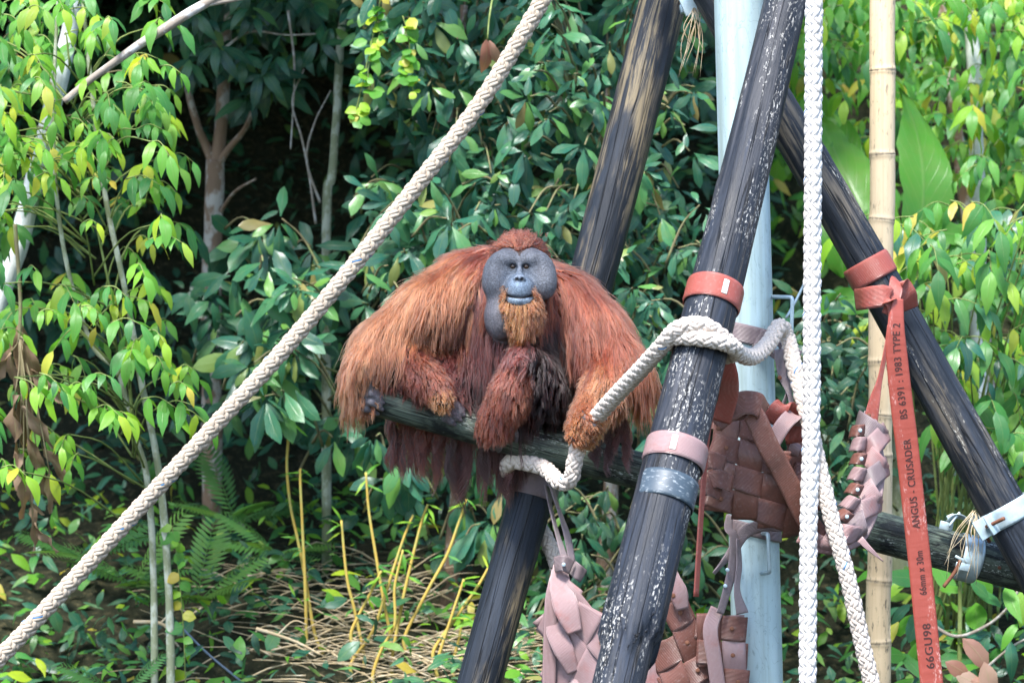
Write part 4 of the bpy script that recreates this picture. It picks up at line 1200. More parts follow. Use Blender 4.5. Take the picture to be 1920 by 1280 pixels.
gi = np.array([kd.find(Vector(q))[1] for q in (hp_ + hn_ * .02)])
# never borrow a guide of a very different region direction: fall back silently, guides are dense
tpar = np.linspace(0, 1, M)
clump = rng.uniform(.45, .95, NG)[gi] * np.interp(L_[gi], [.03, .11], [.30, 1.0])
ls = rng.uniform(.55, 1.15, NH)
off = hp_ - gp[gi]
rel = GP[gi] - GP[gi, :1]
HP = hp_[:, None] + rel * ls[:, None, None] - off[:, None] * (clump[:, None] * tpar[None] ** .8)[..., None]
fz = nz(rng.normal(0, 1, (NH, 3)))
fr_a = (rng.random(NH) ** 4 * .028 + .0025) * np.clip(L_[gi] / .12, .35, 1.2)
HP += fz[:, None] * (fr_a[:, None] * tpar[None] ** 1.5)[..., None]
fq = rng.uniform(3, 9, NH); fp = rng.uniform(0, 6.28, NH)
HP[:, :, 0] += (.0022 * np.sin(fq[:, None] * tpar[None] * 2 + fp[:, None])) * tpar[None]
HP[:, :, 2] += (.0022 * np.cos(fq[:, None] * tpar[None] * 2 + fp[:, None])) * tpar[None]
hr = qreg[hf_]
HC = np.zeros((NH, 3))
patch = .5 + .5 * np.sin(hp_[:, 0] * 17 + 2 * np.sin(hp_[:, 2] * 13)) * np.sin(hp_[:, 2] * 15 + 1.3 * np.sin(hp_[:, 0] * 21 + 2))
mixv = np.clip(.55 * patch + .55 * rng.random(NG)[gi] - .05 + rng.normal(0, .14, NH), 0, 1)
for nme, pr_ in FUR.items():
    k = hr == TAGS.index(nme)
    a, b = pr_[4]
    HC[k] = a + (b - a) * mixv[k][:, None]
# the shoulders pale towards the outer edge, the beard is golden in the middle
hpx, hpy = PX(hp_)
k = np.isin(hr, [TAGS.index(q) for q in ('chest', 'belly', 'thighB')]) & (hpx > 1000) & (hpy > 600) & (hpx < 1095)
HC[k] = HC[k] * .10  # shadow between chest and arm painted into the fur colour
k = np.isin(hr, [TAGS.index(q) for q in ('chest', 'belly')]) & (hpy > 660); HC[k] = HC[k] * .35  # shade of the belly hollow painted into the fur colour
k = (hr == TAGS.index('chest')) & (hpx < 930); HC[k] = HC[k] * .5 + MAU * .3  # mauve strands, darkened with painted shade of the gap beside the arm
k = (hr == TAGS.index('armA')) & (hpx > 785) & (hpy > 570); HC[k] = HC[k] * .5  # same gap's shade painted into the inner arm fur
e_ = np.clip((hpx - 1080) / 90, 0, 1) * (hr == TAGS.index('armB')); HC += (ORG * 1.1 - HC) * (e_ * .6)[:, None]
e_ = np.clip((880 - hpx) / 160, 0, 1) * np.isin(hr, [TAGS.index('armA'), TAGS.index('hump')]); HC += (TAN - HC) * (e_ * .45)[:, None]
wv = rng.uniform(.50, 1.35, NH) * rng.uniform(.38, 1.25, NG)[gi]
HC *= wv[:, None]
bd_ = hr == TAGS.index('chin')
ce = np.exp(-((hp_[:, 0] - HO[0]) / .035) ** 2)
HC[bd_] = HC[bd_] * (.75 + .55 * ce[bd_])[:, None]
# hanging matted locks under the log
LK, LC = [], []
lock_spec = [(x, 800 + rnd.uniform(-14, 6), x + rnd.uniform(-26, 12), y) for x, y in
             [(748, 878), (756, 890), (764, 870), (772, 884), (782, 868), (790, 895), (800, 880), (812, 902), (824, 890), (834, 918), (846, 905), (856, 940), (866, 922), (876, 945), (886, 930), (896, 915), (904, 936), (912, 905), (938, 900), (948, 925), (956, 905), (962, 938), (872, 880), (842, 870), (818, 868), (735, 862), (742, 884), (752, 872), (768, 892), (778, 880), (796, 872), (806, 890), (830, 900)]]
lock_spec += [(1135, 790, 1150, 868), (1150, 780, 1160, 850), (1160, 770, 1178, 858), (1168, 790, 1172, 880), (1140, 800, 1136, 885), (1128, 810, 1125, 872)]
for (xa, ya, xb, yb) in lock_spec:
    yd = .20 + rnd.uniform(-.03, .03) if xa < 1000 else .02
    a = P(xa, ya, yd); e = P(xb, yb, yd - .02)
    if xa < 1000: a = a + np.array([0, 0, .04])
    base = spline([a, (a * 2 + e) / 3 + np.array([rnd.uniform(-.03, .03), 0, 0]), (a + 2 * e) / 3 + np.array([rnd.uniform(-.04, .03), 0, 0]), e], M)
    dk = rnd.random() * .8
    wob = rnd.uniform(.008, .018); wf = rnd.uniform(8, 14); wp = rnd.uniform(0, 6)
    base[:, 0] += wob * np.sin(wf * tpar + wp) * tpar
    for k in range(110):
        rr0 = rng.normal(0, .0080, 3) * np.array([1.4, 1, .4])
        q = base + rr0 * (1 - .80 * np.sin(np.pi * np.minimum(tpar * .75, 1))[:, None]) + rng.normal(0, .0055, 3) * (tpar[:, None] ** 2) + np.stack([.004 * np.sin(11 * tpar + rng.uniform(0, 6)), 0 * tpar, 0 * tpar], 1) * tpar[:, None]
        q = q[0] + (q - q[0]) * rng.uniform(.55, 1.12)
        if xa < 845 and rnd.random() < .7:
            LK.append(q); LC.append((RED * .85 + (ORG - RED) * .3 * tpar.mean()) * rng.uniform(.4, 1.2)); continue
        LK.append(q); LC.append((DRK * (1.0 + dk) * 1.6 + (RED * .8 - DRK) * max(0, dk - .35) * rng.uniform(.4, 1.1)) * rng.uniform(.7, 1.3))
# moustache, stray crown hairs
for k in range(25):
    a = HW(rng.normal(0, .05), -.05 + rng.normal(0, .03), .168)
    dd = nz(np.array([rng.normal(0, .5), -.1, 1.0]))
    q = np.array([a + dd * u_ * rng.uniform(.03, .07) for u_ in [0.0]] * 1)
    ln = rng.uniform(.025, .06)
    LK.append(a + dd[None] * (tpar * ln)[:, None] + np.array([.3, 0, -.4]) * (tpar[:, None] ** 2) * ln); LC.append(RED * rng.uniform(.8, 1.3))
HP = np.concatenate([HP, np.array(LK)]); HC = np.concatenate([HC, np.array(LC)])
NH = len(HP)
hc = bpy.data.hair_curves.new('fur')
hc.add_curves([M] * NH)
hc.attributes['position'].data.foreach_set('vector', HP.astype(np.float32).ravel()) if 'position' in hc.attributes else hc.points.foreach_set('position', HP.astype(np.float32).ravel())
rad = (np.array([1.0, 1, 1, .98, .95, .9, .82, .72, .6, .42, .15])[None] * (rng.uniform(.0008, .0019, NH) * np.where(np.arange(NH) >= len(hp_), 1.35, 1.0))[:, None]).astype(np.float32)
ra_ = hc.attributes.get('radius') or hc.attributes.new('radius', 'FLOAT', 'POINT')
ra_.data.foreach_set('value', rad.ravel())
ha = hc.attributes.new('hair_color', 'FLOAT_COLOR', 'CURVE')
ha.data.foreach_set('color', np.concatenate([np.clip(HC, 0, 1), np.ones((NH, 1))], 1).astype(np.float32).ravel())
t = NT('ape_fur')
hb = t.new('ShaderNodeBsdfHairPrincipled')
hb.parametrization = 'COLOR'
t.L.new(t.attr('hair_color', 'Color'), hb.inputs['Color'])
hb.inputs['Roughness'].default_value = .42
hb.inputs['Radial Roughness'].default_value = .55
hb.inputs['Coat'].default_value = 0.0
t.L.new(hb.outputs[0], t.out.inputs[0])
fur = bpy.data.objects.new('fur', hc)
C.objects.link(fur); attach(fur, ape)
hc.materials.append(MATS['ape_fur'])
fur['kind'] = 'stuff'

# ------------------------------------------------------------------ foliage
def leaf_np(kind, var):
    """unit leaf: base at origin, tip at +Y, face +Z; returns V, F, lf"""
    m, w, a, b, droop, fold, wavy = {
        'obovate': (6, .36, 1.35, .85, .22, .10, .02), 'lance': (6, .36, .82, .90, .30, .14, .02), 'oval': (6, .52, .95, .80, .16, .10, .02),
        'narrow': (5, .17, .85, .9, .28, .10, .02), 'round': (5, .80, .80, .70, .12, .10, .02), 'banana': (16, .30, .90, .55, .42, .22, .05), 'dead': (7, .26, .9, .8, .25, .25, .10)}[kind]
    r_ = np.random.default_rng(hash(kind) % 1000 + var) if False else np.random.default_rng(sum(map(ord, kind)) * 7 + var)
    y = np.linspace(0, 1, m + 1)
    prof = w * .5 * np.sin(np.pi * np.clip(y, 0, 1) ** a) ** b
    prof[-1] = .004; prof[0] = .012
    dr = droop * (r_.uniform(.4, 1.9))
    tw = r_.uniform(-.5, .5) * (2.2 if kind == 'dead' else .8); sb = r_.uniform(-.12, .12)
    V, lf = [], []
    us = (-1, -.5, 0, .5, 1) if kind != 'narrow' else (-1, 0, 1)
    for i, (yy, p) in enumerate(zip(y, prof)):
        for u_ in us:
            x = u_ * p * (1 + (r_.uniform(-.12, .12) if abs(u_) == 1 else 0))
            z = -dr * yy ** 2 + fold * abs(u_) * p * 2 - .25 * p * u_ * u_ + wavy * math.sin(yy * 11 + var + u_ * 2) * abs(u_)
            t_ = tw * yy
            V.append((x * math.cos(t_) - z * math.sin(t_) * .3 + sb * math.sin(yy * 2.2), yy * (1 - .12 * dr * yy), z + x * math.sin(t_)))
            lf.append((u_ * .5, yy, 0))
    n = len(us)
    F = grid_faces(m + 1, n, False)
    return np.array(V), F, np.array(lf)
LEAF = {}
def leaf_variant(kind, v):
    if (kind, v) not in LEAF: LEAF[(kind, v)] = leaf_np(kind, v)
    return LEAF[(kind, v)]
LMESH = {}
def leaf_mesh(kind, v, mat):
    if (kind, v, mat) not in LMESH:
        V, F, lf = leaf_variant(kind, v)
        me = build_mesh('leaf_' + kind, V, [F], {'lf': lf, 'rnd': np.zeros(len(V))})
        me.materials.append(MATS[mat])
        LMESH[(kind, v, mat)] = me
    return LMESH[(kind, v, mat)]
def basis(d, up):
    d = nz(d); up = np.asarray(up, float)
    z = up - d * d.dot(up)
    if np.linalg.norm(z) < 1e-3: z = np.array([0, -1.0, .1]) - d * d.dot([0, -1.0, .1])
    z = nz(z)
    return np.stack([np.cross(d, z), d, z], 1)       # columns
NV = 8
class Plant:
    def __init__(s, name, label, cat, base, group=None):
        s.root = thing(name, base, label, cat, group); s.base = np.asarray(base, float)
        s.L = []; s.tw = MB()
    def leaf(s, kind, pos, d, up, size, mat):
        s.L.append((kind, rnd.randrange(NV), mat, np.asarray(pos, float), basis(d, up), size))
    def twig(s, pts, r0, r1, n=5, k=8):
        p = spline(pts, k); s.tw.tube(p, np.linspace(r0, r1, k), n)
    def stem(s, pts, r0, r1, mat, name='trunk', n=12, k=40, wob=.0):
        p = spline(pts, k)
        rf = (lambda q, a: 1 + wob * (np.sin(q * 9 + 2 * a) + .6 * np.sin(q * 23 + a))) if wob else None
        V, F, lc = tube(p, np.linspace(r0, r1, k), n, rf=rf)
        return link(name, build_mesh(name, V, F, {'lc': lc}), MATS[mat], s.root)
    def whorl(s, pos, axis, n, size, mat, kind='obovate', open_=.75, droop=.35):
        axis = nz(axis); e1 = nz(np.cross(axis, [0.3, .2, 1])); e2 = np.cross(axis, e1)
        ph = rnd.uniform(0, 6.28)
        for i in range(n):
            a = ph + 2 * math.pi * i / n + rnd.uniform(-.45, .45)
            d = axis * (1 - open_) + (math.cos(a) * e1 + math.sin(a) * e2) * open_ + np.array([0, 0, -droop * rnd.uniform(.4, 2.4)])
            s.leaf(kind, pos + nz(d) * .02 - axis * rnd.uniform(0, .10), d, axis + np.array([0, -.1, .55]) + rng.normal(0, .3, 3), size * rnd.uniform(.5, 1.2), mat)
    def spray(s, pos, d, pairs, size, mat, kind='lance', length=None):
        d = nz(d); length = length or size * (.55 + .42 * pairs)
        sd_ = nz(np.cross(d, [0, 0, 1.0]) + np.array([0, 0, 1e-3]))
        end = pos + d * length + np.array([0, 0, -.35 * length])
        mid = pos + d * length * .5 + np.array([0, 0, -.03 * length])
        c = spline([pos, mid, end], 10)
        s.tw.tube(c, np.linspace(.004, .0015, 10), 4)
        for i in range(pairs):
            u_ = (i + .6) / (pairs + .2) * 9
            q = c[min(9, int(u_))]
            for sg in (-1, 1):
                dd = sd_ * sg * rnd.uniform(.5, .9) + d * .45 + np.array([0, 0, -rnd.uniform(.35, .95)])
                s.leaf(kind, q, dd, np.array([0, -.35, 1.0]) + rng.normal(0, .25, 3), size * rnd.uniform(.75, 1.12), mat)
        s.leaf(kind, c[-1], d * .6 + np.array([0, 0, -.7]), np.array([0, -.35, 1.0]), size * 1.05, mat)
    def finish(s, twmat='twig', maxobj=300, leafname='leaf'):
        if len(s.tw.V) <= 40:
            byv = 0; fi = 0
            for V in s.tw.V:
                fs = []
                while fi < len(s.tw.F) and s.tw.F[fi].max() < byv + len(V): fs.append(s.tw.F[fi] - byv); fi += 1
                link('twig', build_mesh('twig', V, fs, {'lc': V - V[0]}), MATS[twmat], s.root); byv += len(V)
        else: link('twigs', s.tw.mesh('twigs'), MATS[twmat], s.root)['kind'] = 'stuff'
        def score(q):
            px, py = PX(q[3]); k = 1.0 if (-20 < px < 1940 and -20 < py < 1300) else .1
            return -(k * q[5] / (D + q[3][1]) * (1.6 - .12 * q[3][1]))
        s.L.sort(key=score)
        loc = Vector(s.base)
        for kind, v, mat, pos, B, size in s.L[:maxobj]:
            o = bpy.data.objects.new(leafname, leaf_mesh(kind, v, mat))
            M4 = np.eye(4); M4[:3, :3] = B * size; M4[:3, 3] = pos - s.base
            o.parent = s.root
            o.matrix_basis = Matrix(M4.tolist())
            C.objects.link(o)
        join_leaves(s.L[maxobj:], s.root, 'foliage')
        return s.root
def join_leaves(L, parent, name):
    by = {}
    for q in L: by.setdefault(q[2], []).append(q)
    outs = []
    for mat, qs in by.items():
        mb = MB()
        for kind, v, _, pos, B, size in qs:
            V, F, lf = leaf_variant(kind, v)
            mb.add((V * size) @ B.T + pos, [F], lf=lf, rnd=np.full(len(V), rnd.random()))
        o = link(name, mb.mesh(name), MATS[mat], parent)
        o['kind'] = 'stuff'
        outs.append(o)
    return outs
def rpt(poly, y0, y1):
    xs = [q[0] for q in poly]; ys = [q[1] for q in poly]
    while True:
        x, y = rnd.uniform(min(xs), max(xs)), rnd.uniform(min(ys), max(ys))
        if inpoly(x, y, poly): return P(x, y, rnd.uniform(y0, y1)), x, y
def G(px, y):                          # ground point under a pixel column at a depth
    x = (px - 960) * KP(y)
    return np.array([x, y, float(hz(x, y))])

# --- bright sapling on the left, drooping sprays
gA = 'slender saplings on the left bank'
pl = Plant('sapling', 'bright green sapling with drooping sprays and thin pale stems on the left', 'sapling', G(300, 2.0))
pl.stem([G(320, 2.0), P(318, 1150, 2.0), P(300, 900, 2.0), P(262, 700, 2.0), P(238, 560, 1.95), P(196, 360, 1.9), P(170, 150, 1.9), P(150, -60, 1.9)], .021, .009, 'bark_green', k=60, wob=.05)
pl.stem([G(290, 2.05), P(288, 1090, 2.05), P(276, 900, 2.05), P(248, 800, 2.05), P(222, 700, 2.0), P(170, 640, 2.0), P(120, 470, 1.9), P(100, 250, 1.8), P(110, -40, 1.8)], .018, .008, 'bark_green', k=60, wob=.05)
pl.stem([P(252, 840, 2.05), P(240, 700, 2.0), P(210, 560, 1.95), P(180, 420, 1.9)], .010, .005, 'twig_green', 'branch')
polyL = [(-40, -40), (330, -40), (300, 120), (335, 250), (300, 420), (335, 620), (345, 790), (250, 800), (160, 860), (-40, 900)]
for k in range(165):
    p, x, y = rpt(polyL, 1.1, 2.3)
    ax = nz(np.array([rnd.uniform(-.3, .9), rnd.uniform(-.9, -.1), rnd.uniform(-.15, .35)]))
    pl.spray(p, ax, rnd.choice((2, 2, 3)), rnd.uniform(.085, .15), rnd.choice(('leaf_bright', 'leaf_lime', 'leaf_lime')))
    st_ = P(np.interp(y, [-60, 150, 360, 560, 700, 900], [150, 170, 196, 238, 262, 300]) + rnd.uniform(-40, 10), y + rnd.uniform(40, 130), 1.95)
    if rnd.random() < .55: pl.twig([st_, (st_ + p) / 2 + np.array([0, -.02, .07]), p], .0055, .003)
pl.finish('twig_green', 300, 'leaflet')

# --- bare pale trunk leaning at the far left, diagonal dead branch above
pl = Plant('leaning_tree', 'pale lichen-spotted trunk leaning behind the bright sapling', 'tree', G(-20, 2.6))
pl.stem([G(-60, 2.6), P(-30, 700, 2.6), P(35, 460, 2.6), P(75, 290, 2.6), P(118, 120, 2.6), P(150, -60, 2.6)], .055, .040, 'bark_white', wob=.05)
for k in range(22):
    p, x, y = rpt([(-40, -40), (260, -40), (200, 200), (60, 420), (-40, 420)], 2.3, 2.9)
    pl.spray(p, [rnd.uniform(-1, 1), -.6, rnd.uniform(-.2, .3)], 3, rnd.uniform(.12, .17), 'leaf_bright')
pl.finish('twig')
pl = Plant('dead_branch', 'bare grey branch slanting up behind the sapling towards the canopy', 'branch', P(135, 175, 1.05))
pl.stem([P(120, 190, 1.05), P(180, 142, 1.05), P(262, 84, 1.05), P(330, 40, 1.05), P(390, 4, 1.05), P(450, -30, 1.05)], .016, .024, 'bark_pale', 'limb', wob=.08)
pl.stem([P(380, 8, 1.05), P(420, 3, 1.05), P(470, -6, 1.05)], .016, .010, 'bark_pale', 'limb', wob=.08)
pl.finish('twig')

# --- hanging bunch of dead leaves
pl = Plant('dead_frond_bunch', 'bunch of withered brown leaves hanging from the sapling', 'dead leaves', P(45, 560, 1.5))
pl.stem([P(28, 420, 1.5), P(38, 560, 1.5), P(36, 640, 1.5)], .010, .008, 'twig', 'stalk')
for (x, y, dx, ln) in ((38, 600, 5, .30), (30, 620, -12, .34), (45, 640, 25, .26), (40, 760, 22, .25), (60, 690, 40, .24), (52, 820, 22, .22), (70, 860, 20, .26), (44, 880, 12, .24), (58, 950, 18, .2), (28, 740, -6, .3), (50, 720, 2, .32), (80, 840, 30, .2), (62, 980, 22, .18), (20, 660, -18, .28), (36, 850, 2, .3), (92, 880, 14, .2)):
    p = P(x, y, 1.5 + rnd.uniform(-.08, .08))
    pl.twig([P(36, 630, 1.5), (P(36, 630, 1.5) + p) / 2 + np.array([.01, 0, 0]), p], .005, .003)
    pl.leaf('dead', p, [dx / 45, rnd.uniform(-.2, .2), -1], [rnd.uniform(-1, 1), -1, .2], ln, 'leaf_brown')
pl.finish('leaf_brown', 300, 'withered_leaf')

# --- forked tree in the dark hollow
pl = Plant('forked_tree', 'brown forked tree with mottled trunk standing in the dark hollow', 'tree', G(398, 4.4))
pl.stem([G(398, 4.4), P(396, 560, 4.4), P(400, 420, 4.4), P(404, 300, 4.4)], .058, .050, 'bark_brown', wob=.05)
pl.stem([P(404, 320, 4.4), P(412, 260, 4.4), P(420, 150, 4.4), P(428, -60, 4.4)], .042, .03, 'bark_brown', 'limb', wob=.05)
pl.stem([P(404, 315, 4.4), P(385, 270, 4.4), P(370, 235, 4.35), P(352, 160, 4.3), P(350, 60, 4.3)], .030, .014, 'bark_brown', 'limb', wob=.05)
pl.stem([P(404, 315, 4.4), P(428, 280, 4.35), P(460, 240, 4.3), P(480, 190, 4.3)], .026, .010, 'bark_brown', 'limb', wob=.05)
pl.stem([P(412, 400, 4.4), P(440, 360, 4.2), P(480, 335, 4.1)], .012, .006, 'bark_brown', 'limb')
for k in range(26):
    p, x, y = rpt([(330, 540), (480, 520), (500, 760), (340, 820)], 3.3, 4.1)
    pl.whorl(p, [rnd.uniform(-.5, .5), -.8, .4], 6, rnd.uniform(.12, .18), rnd.choice(('leaf_dark', 'leaf_teal')), 'lance')
for k in range(60):
    p, x, y = rpt([(330, -40), (640, -40), (600, 110), (500, 190), (360, 170)], 3.6, 4.8)
    pl.whorl(p, [rnd.uniform(-.5, .5), -.8, .4], 5, rnd.uniform(.13, .2), 'leaf_dark', 'lance')
pl.finish('twig')

# --- slim tree with lianas
pl = Plant('slim_tree', 'slim lichen-grey tree standing among lianas left of the long rope', 'tree', G(620, 3.9))
pl.stem([G(612, 3.9), P(612, 420, 3.9), P(622, 330, 3.9), P(632, 200, 3.9), P(640, 60, 3.9), P(660, -60, 3.9)], .026, .020, 'bark_green', wob=.06)
for q in ([(592, 420), (580, 330), (566, 260), (548, 190), (570, 130)], [(600, 380), (575, 300), (590, 230), (620, 170)], [(420, 90), (470, 60), (540, 66), (620, 62)], [(540, 20), (552, 130), (545, 280)]):
    pl.stem([P(x, y, 3.85) for x, y in q], .008, .004, 'bark_pale', 'liana', n=6)
pl.finish('twig')

# --- big-leaved trees in the middle: trunk hidden inside, whorls of teal leaves
def bigleaf(name, label, poly, y0, y1, n, size, mat, base, seedaxis=(-.0, -1, .35), kind='obovate', k=(4, 8), group=None, trunk=True, droop=.4):
    pl = Plant(name, label, 'tree' if trunk else 'shrub', base, group)
    cx = np.mean([q[0] for q in poly]); cy = np.mean([q[1] for q in poly]); ymid = (y0 + y1) / 2 + .2
    if trunk:
        top = P(cx, cy - 150, ymid)
        pl.stem([base, (base * 2 + top) / 3 + np.array([.05, .05, 0]), (base + 2 * top) / 3 - np.array([.06, 0, 0]), top], .05, .02, 'bark_brown', wob=.04)
    for i in range(n):
        p, x, y = rpt(poly, y0, y1)
        ax = np.array(seedaxis) + np.array([rnd.uniform(-.6, .6), rnd.uniform(-.2, .4), rnd.uniform(-.5, .4)])
        hub = p if True else None
        pl.whorl(p, ax, rnd.randint(*k), size * rnd.uniform(.75, 1.2), mat, kind, rnd.uniform(.6, .9), droop)
        c = P(cx, cy, ymid) * .35 + p * .65 if trunk else p + np.array([rnd.uniform(-.25, .25), rnd.uniform(.05, .3), rnd.uniform(-.32, .05)])
        pl.twig([c, (c + p) / 2 + np.array([0, .02, .05]), p], .008, .004)
    pl.finish('twig')
    return pl
bigleaf('broadleaf_tree', 'broad-leaved tree with blue green leaves above the ape, beside the long rope', [(660, -40), (1040, -40), (1000, 200), (960, 330), (860, 330), (700, 180)], 2.6, 3.7, 165, 0.155, 'leaf_teal', G(840, 3.6))
bigleaf('broadleaf_tree', 'broad-leaved tree with blue green leaves between the long rope and back log', [(960, -40), (1330, -40), (1320, 200), (1230, 560), (1090, 480), (960, 420)], 2.3, 3.6, 170, 0.15, 'leaf_teal', G(1120, 3.4))
bigleaf('whorled_shrub', 'shrub with large grey green leaf whorls left of the ape', [(410, 420), (560, 400), (660, 470), (690, 560), (600, 700), (520, 770), (430, 680), (390, 560)], 2.7, 3.6, 40, 0.215, 'leaf_teal', G(500, 3.2), trunk=False)
bigleaf('whorled_shrub', 'dark shrub seen directly behind the head and shoulders of the ape', [(680, 330), (960, 330), (1120, 480), (1000, 560), (760, 560), (680, 520)], 2.4, 3.4, 80, 0.155, 'leaf_teal', G(830, 3.0), trunk=False)
bigleaf('whorled_shrub', 'shrub with pale leaves hanging below the perch under the ape', [(560, 720), (700, 760), (960, 830), (960, 960), (860, 1000), (640, 880), (560, 820)], 2.6, 3.4, 24, 0.19, 'leaf_teal', G(760, 3.0), trunk=False, droop=.9)
bigleaf('whorled_shrub', 'leafy shrub framed between back log and front log below the rope hitch', [(1140, 380), (1320, 380), (1330, 640), (1300, 880), (1150, 760)], 2.2, 3.4, 66, 0.135, 'leaf_teal', G(1230, 3.0), trunk=False)
bigleaf('whorled_shrub', 'dark leafy shrub under the perch between front log and back log', [(1020, 900), (1320, 930), (1340, 1180), (1180, 1200), (1020, 1100)], 2.4, 3.4, 60, 0.125, 'leaf_dark', G(1180, 2.9), trunk=False, droop=.8)
bigleaf('whorled_shrub', 'leafy shrub behind the steel pole and the hanging white rope', [(1380, 560), (1640, 520), (1660, 760), (1640, 940), (1400, 900)], 2.2, 3.6, 80, 0.12, 'leaf_dark', G(1520, 3.0), trunk=False, kind='lance')
# climbing vine with lime round leaves
pl = Plant('climbing_vine', 'lime green vine with small round leaves trailing beside the slim tree', 'vine', P(690, 30, 2.5))
for q in ([(720, -30), (705, 40), (690, 110), (672, 190), (662, 222)], [(700, 10), (712, 60), (690, 130), (700, 180)], [(755, 30), (768, 80), (762, 130), (775, 170)]):
    c = spline([P(x, y, 2.45) for x, y in q], 16)
    pl.tw.tube(c, .003, 4)
    for i in range(1, 16):
        for sg in (-1, 1):
            if rnd.random() < .75: pl.leaf('round', c[i] + rng.normal(0, .012, 3), [sg * rnd.uniform(.2, 1), -.4 + rnd.uniform(-.4, .4), -rnd.uniform(-.2, .9)], [rnd.uniform(-.6, .6), -.8, .7], rnd.uniform(.04, .085), 'leaf_lime')
pl.finish('twig_green')
# red young leaves
pl = Plant('red_leaf_shoot', 'pair of red brown young leaves hanging beside the long rope', 'leaf', P(913, 70, 2.1))
pl.twig([P(930, -40, 2.3), P(918, 30, 2.15), P(914, 74, 2.1)], .006, .003)
pl.leaf('oval', P(912, 74, 2.1), [-.05, 0, -1], [.6, -1, .1], .165, 'leaf_pink'); pl.leaf('oval', P(917, 76, 2.1), [.28, .1, -1], [-.6, -1, .1], .13, 'leaf_pink')
pl.finish('twig_green')

# --- right-hand side
pl = Plant('canopy_tree', 'bright lime-leaved tree crown above the bamboo pole on the right', 'tree', G(1850, 4.6))
pl.stem([G(1850, 4.6), P(1850, 700, 4.6), P(1800, 300, 4.6), P(1760, -50, 4.6)], .05, .03, 'bark_brown', wob=.04)
for i in range(260):
    p, x, y = rpt([(1440, -50), (1960, -50), (1960, 420), (1800, 330), (1680, 300), (1540, 230), (1440, 120)], 3.2, 4.9)
    if 1540 < x < 1790 and y > 90 and rnd.random() < .8: continue
    pl.spray(p, [rnd.uniform(-1, 1), rnd.uniform(-1, .1), rnd.uniform(-.2, .4)], rnd.choice((2, 2, 3)), rnd.uniform(.10, .165), rnd.choice(('leaf_lime', 'leaf_lime', 'leaf_bright')))
pl.finish('twig_green', 300, 'leaflet')
pl = Plant('pale_tree', 'smooth pale grey trunk rising among the leaves at the far right', 'tree', G(1832, 4.2))
pl.stem([G(1836, 4.2), P(1834, 420, 4.2), P(1830, 260, 4.2), P(1826, 120, 4.2), P(1816, 40, 4.2), P(1800, -60, 4.2)], .046, .035, 'bark_white', wob=.03)
pl.finish('twig')
pl = Plant('banana_plant', 'banana plant with broad green leaves behind the bamboo pole', 'banana plant', G(1690, 3.9))
pl.stem([G(1690, 3.9), P(1690, 900, 3.9), P(1688, 560, 3.9)], .07, .05, 'bark_green')
for (x, y, dx, dy, ln, yy) in ((1700, 520, .16, 1.0, 1.0, 3.0), (1690, 540, -.28, 1.0, 1.0, 3.1), (1695, 430, 1.0, .10, .45, 3.0), (1580, 520, -.05, 1, .85, 3.2), (1690, 560, -.9, .05, .5, 2.9)):
    pl.leaf('banana', P(x, y, yy), [dx, -.12, dy], [rnd.uniform(-.5, .5), -1, .25], ln, 'leaf_banana')
pl.finish('twig_green', 300, 'leaf')
pl = Plant('compound_shrub', 'lime and dark green shrub with drooping leaflets behind the slanting right log', 'shrub', G(1800, 3.0))
for i in range(120):
    p, x, y = rpt([(1640, 380), (1960, 360), (1960, 960), (1880, 900), (1760, 680), (1680, 500)], 1.9, 3.3)
    pl.spray(p, [rnd.uniform(-1, 1), rnd.uniform(-1, -.1), rnd.uniform(-.2, .3)], rnd.choice((2, 2, 3)), rnd.uniform(.11, .19), rnd.choice(('leaf_lime', 'leaf_bright', 'leaf_bright', 'leaf_teal')))
    if rnd.random() < .4:
        b_ = G(1800 + rnd.uniform(-80, 80), 3.0); pl.twig([b_, (b_ + p) / 2 + np.array([0, .1, .2]), p], .008, .003)
pl.finish('twig_green', 300, 'leaflet')
pl = Plant('broad_seedling', 'leafy seedling with crossing stems below the perch at the right', 'shrub', G(1790, 1.9))
pl.stem([G(1798, 1.9), P(1799, 1280, 1.9), P(1800, 1130, 1.9), P(1799, 1060, 1.9)], .013, .009, 'twig_green', 'stem')
pl.stem([P(1730, 1158, 1.9), P(1790, 1192, 1.88), P(1850, 1172, 1.85), P(1890, 1138, 1.8), P(1912, 1100, 1.8)], .009, .006, 'bark_pale', 'stem')
pl.stem([P(1850, 1250, 1.85), P(1900, 1210, 1.8), P(1960, 1180, 1.8)], .007, .005, 'bark_pale', 'stem')
for i in range(70):
    p, x, y = rpt([(1670, 1060), (1780, 1040), (1960, 1090), (1960, 1300), (1670, 1300)], 1.6, 2.4)
    pl.leaf(rnd.choice(('oval', 'oval', 'lance')), p, [rnd.uniform(-1, 1), rnd.uniform(-.8, .2), rnd.uniform(-.9, .35)], [rnd.uniform(-.4, .4), -.7, .8], rnd.uniform(.12, .22), rnd.choice(('leaf_bright', 'leaf_bright', 'leaf_teal', 'leaf_lime')))
for (x, y, dx, dy, ln) in ((1805, 1196, .6, -.75, .2), (1845, 1240, .15, -1, .18), (1772, 1240, .75, -.4, .14), (1790, 1262, .9, -.5, .16), (1820, 1275, .8, -.2, .13)):
    pl.leaf('oval', P(x, y, 1.6), [dx, -.1, dy], [0, -1, .35], ln, 'leaf_pink')
pl.finish('twig_green')

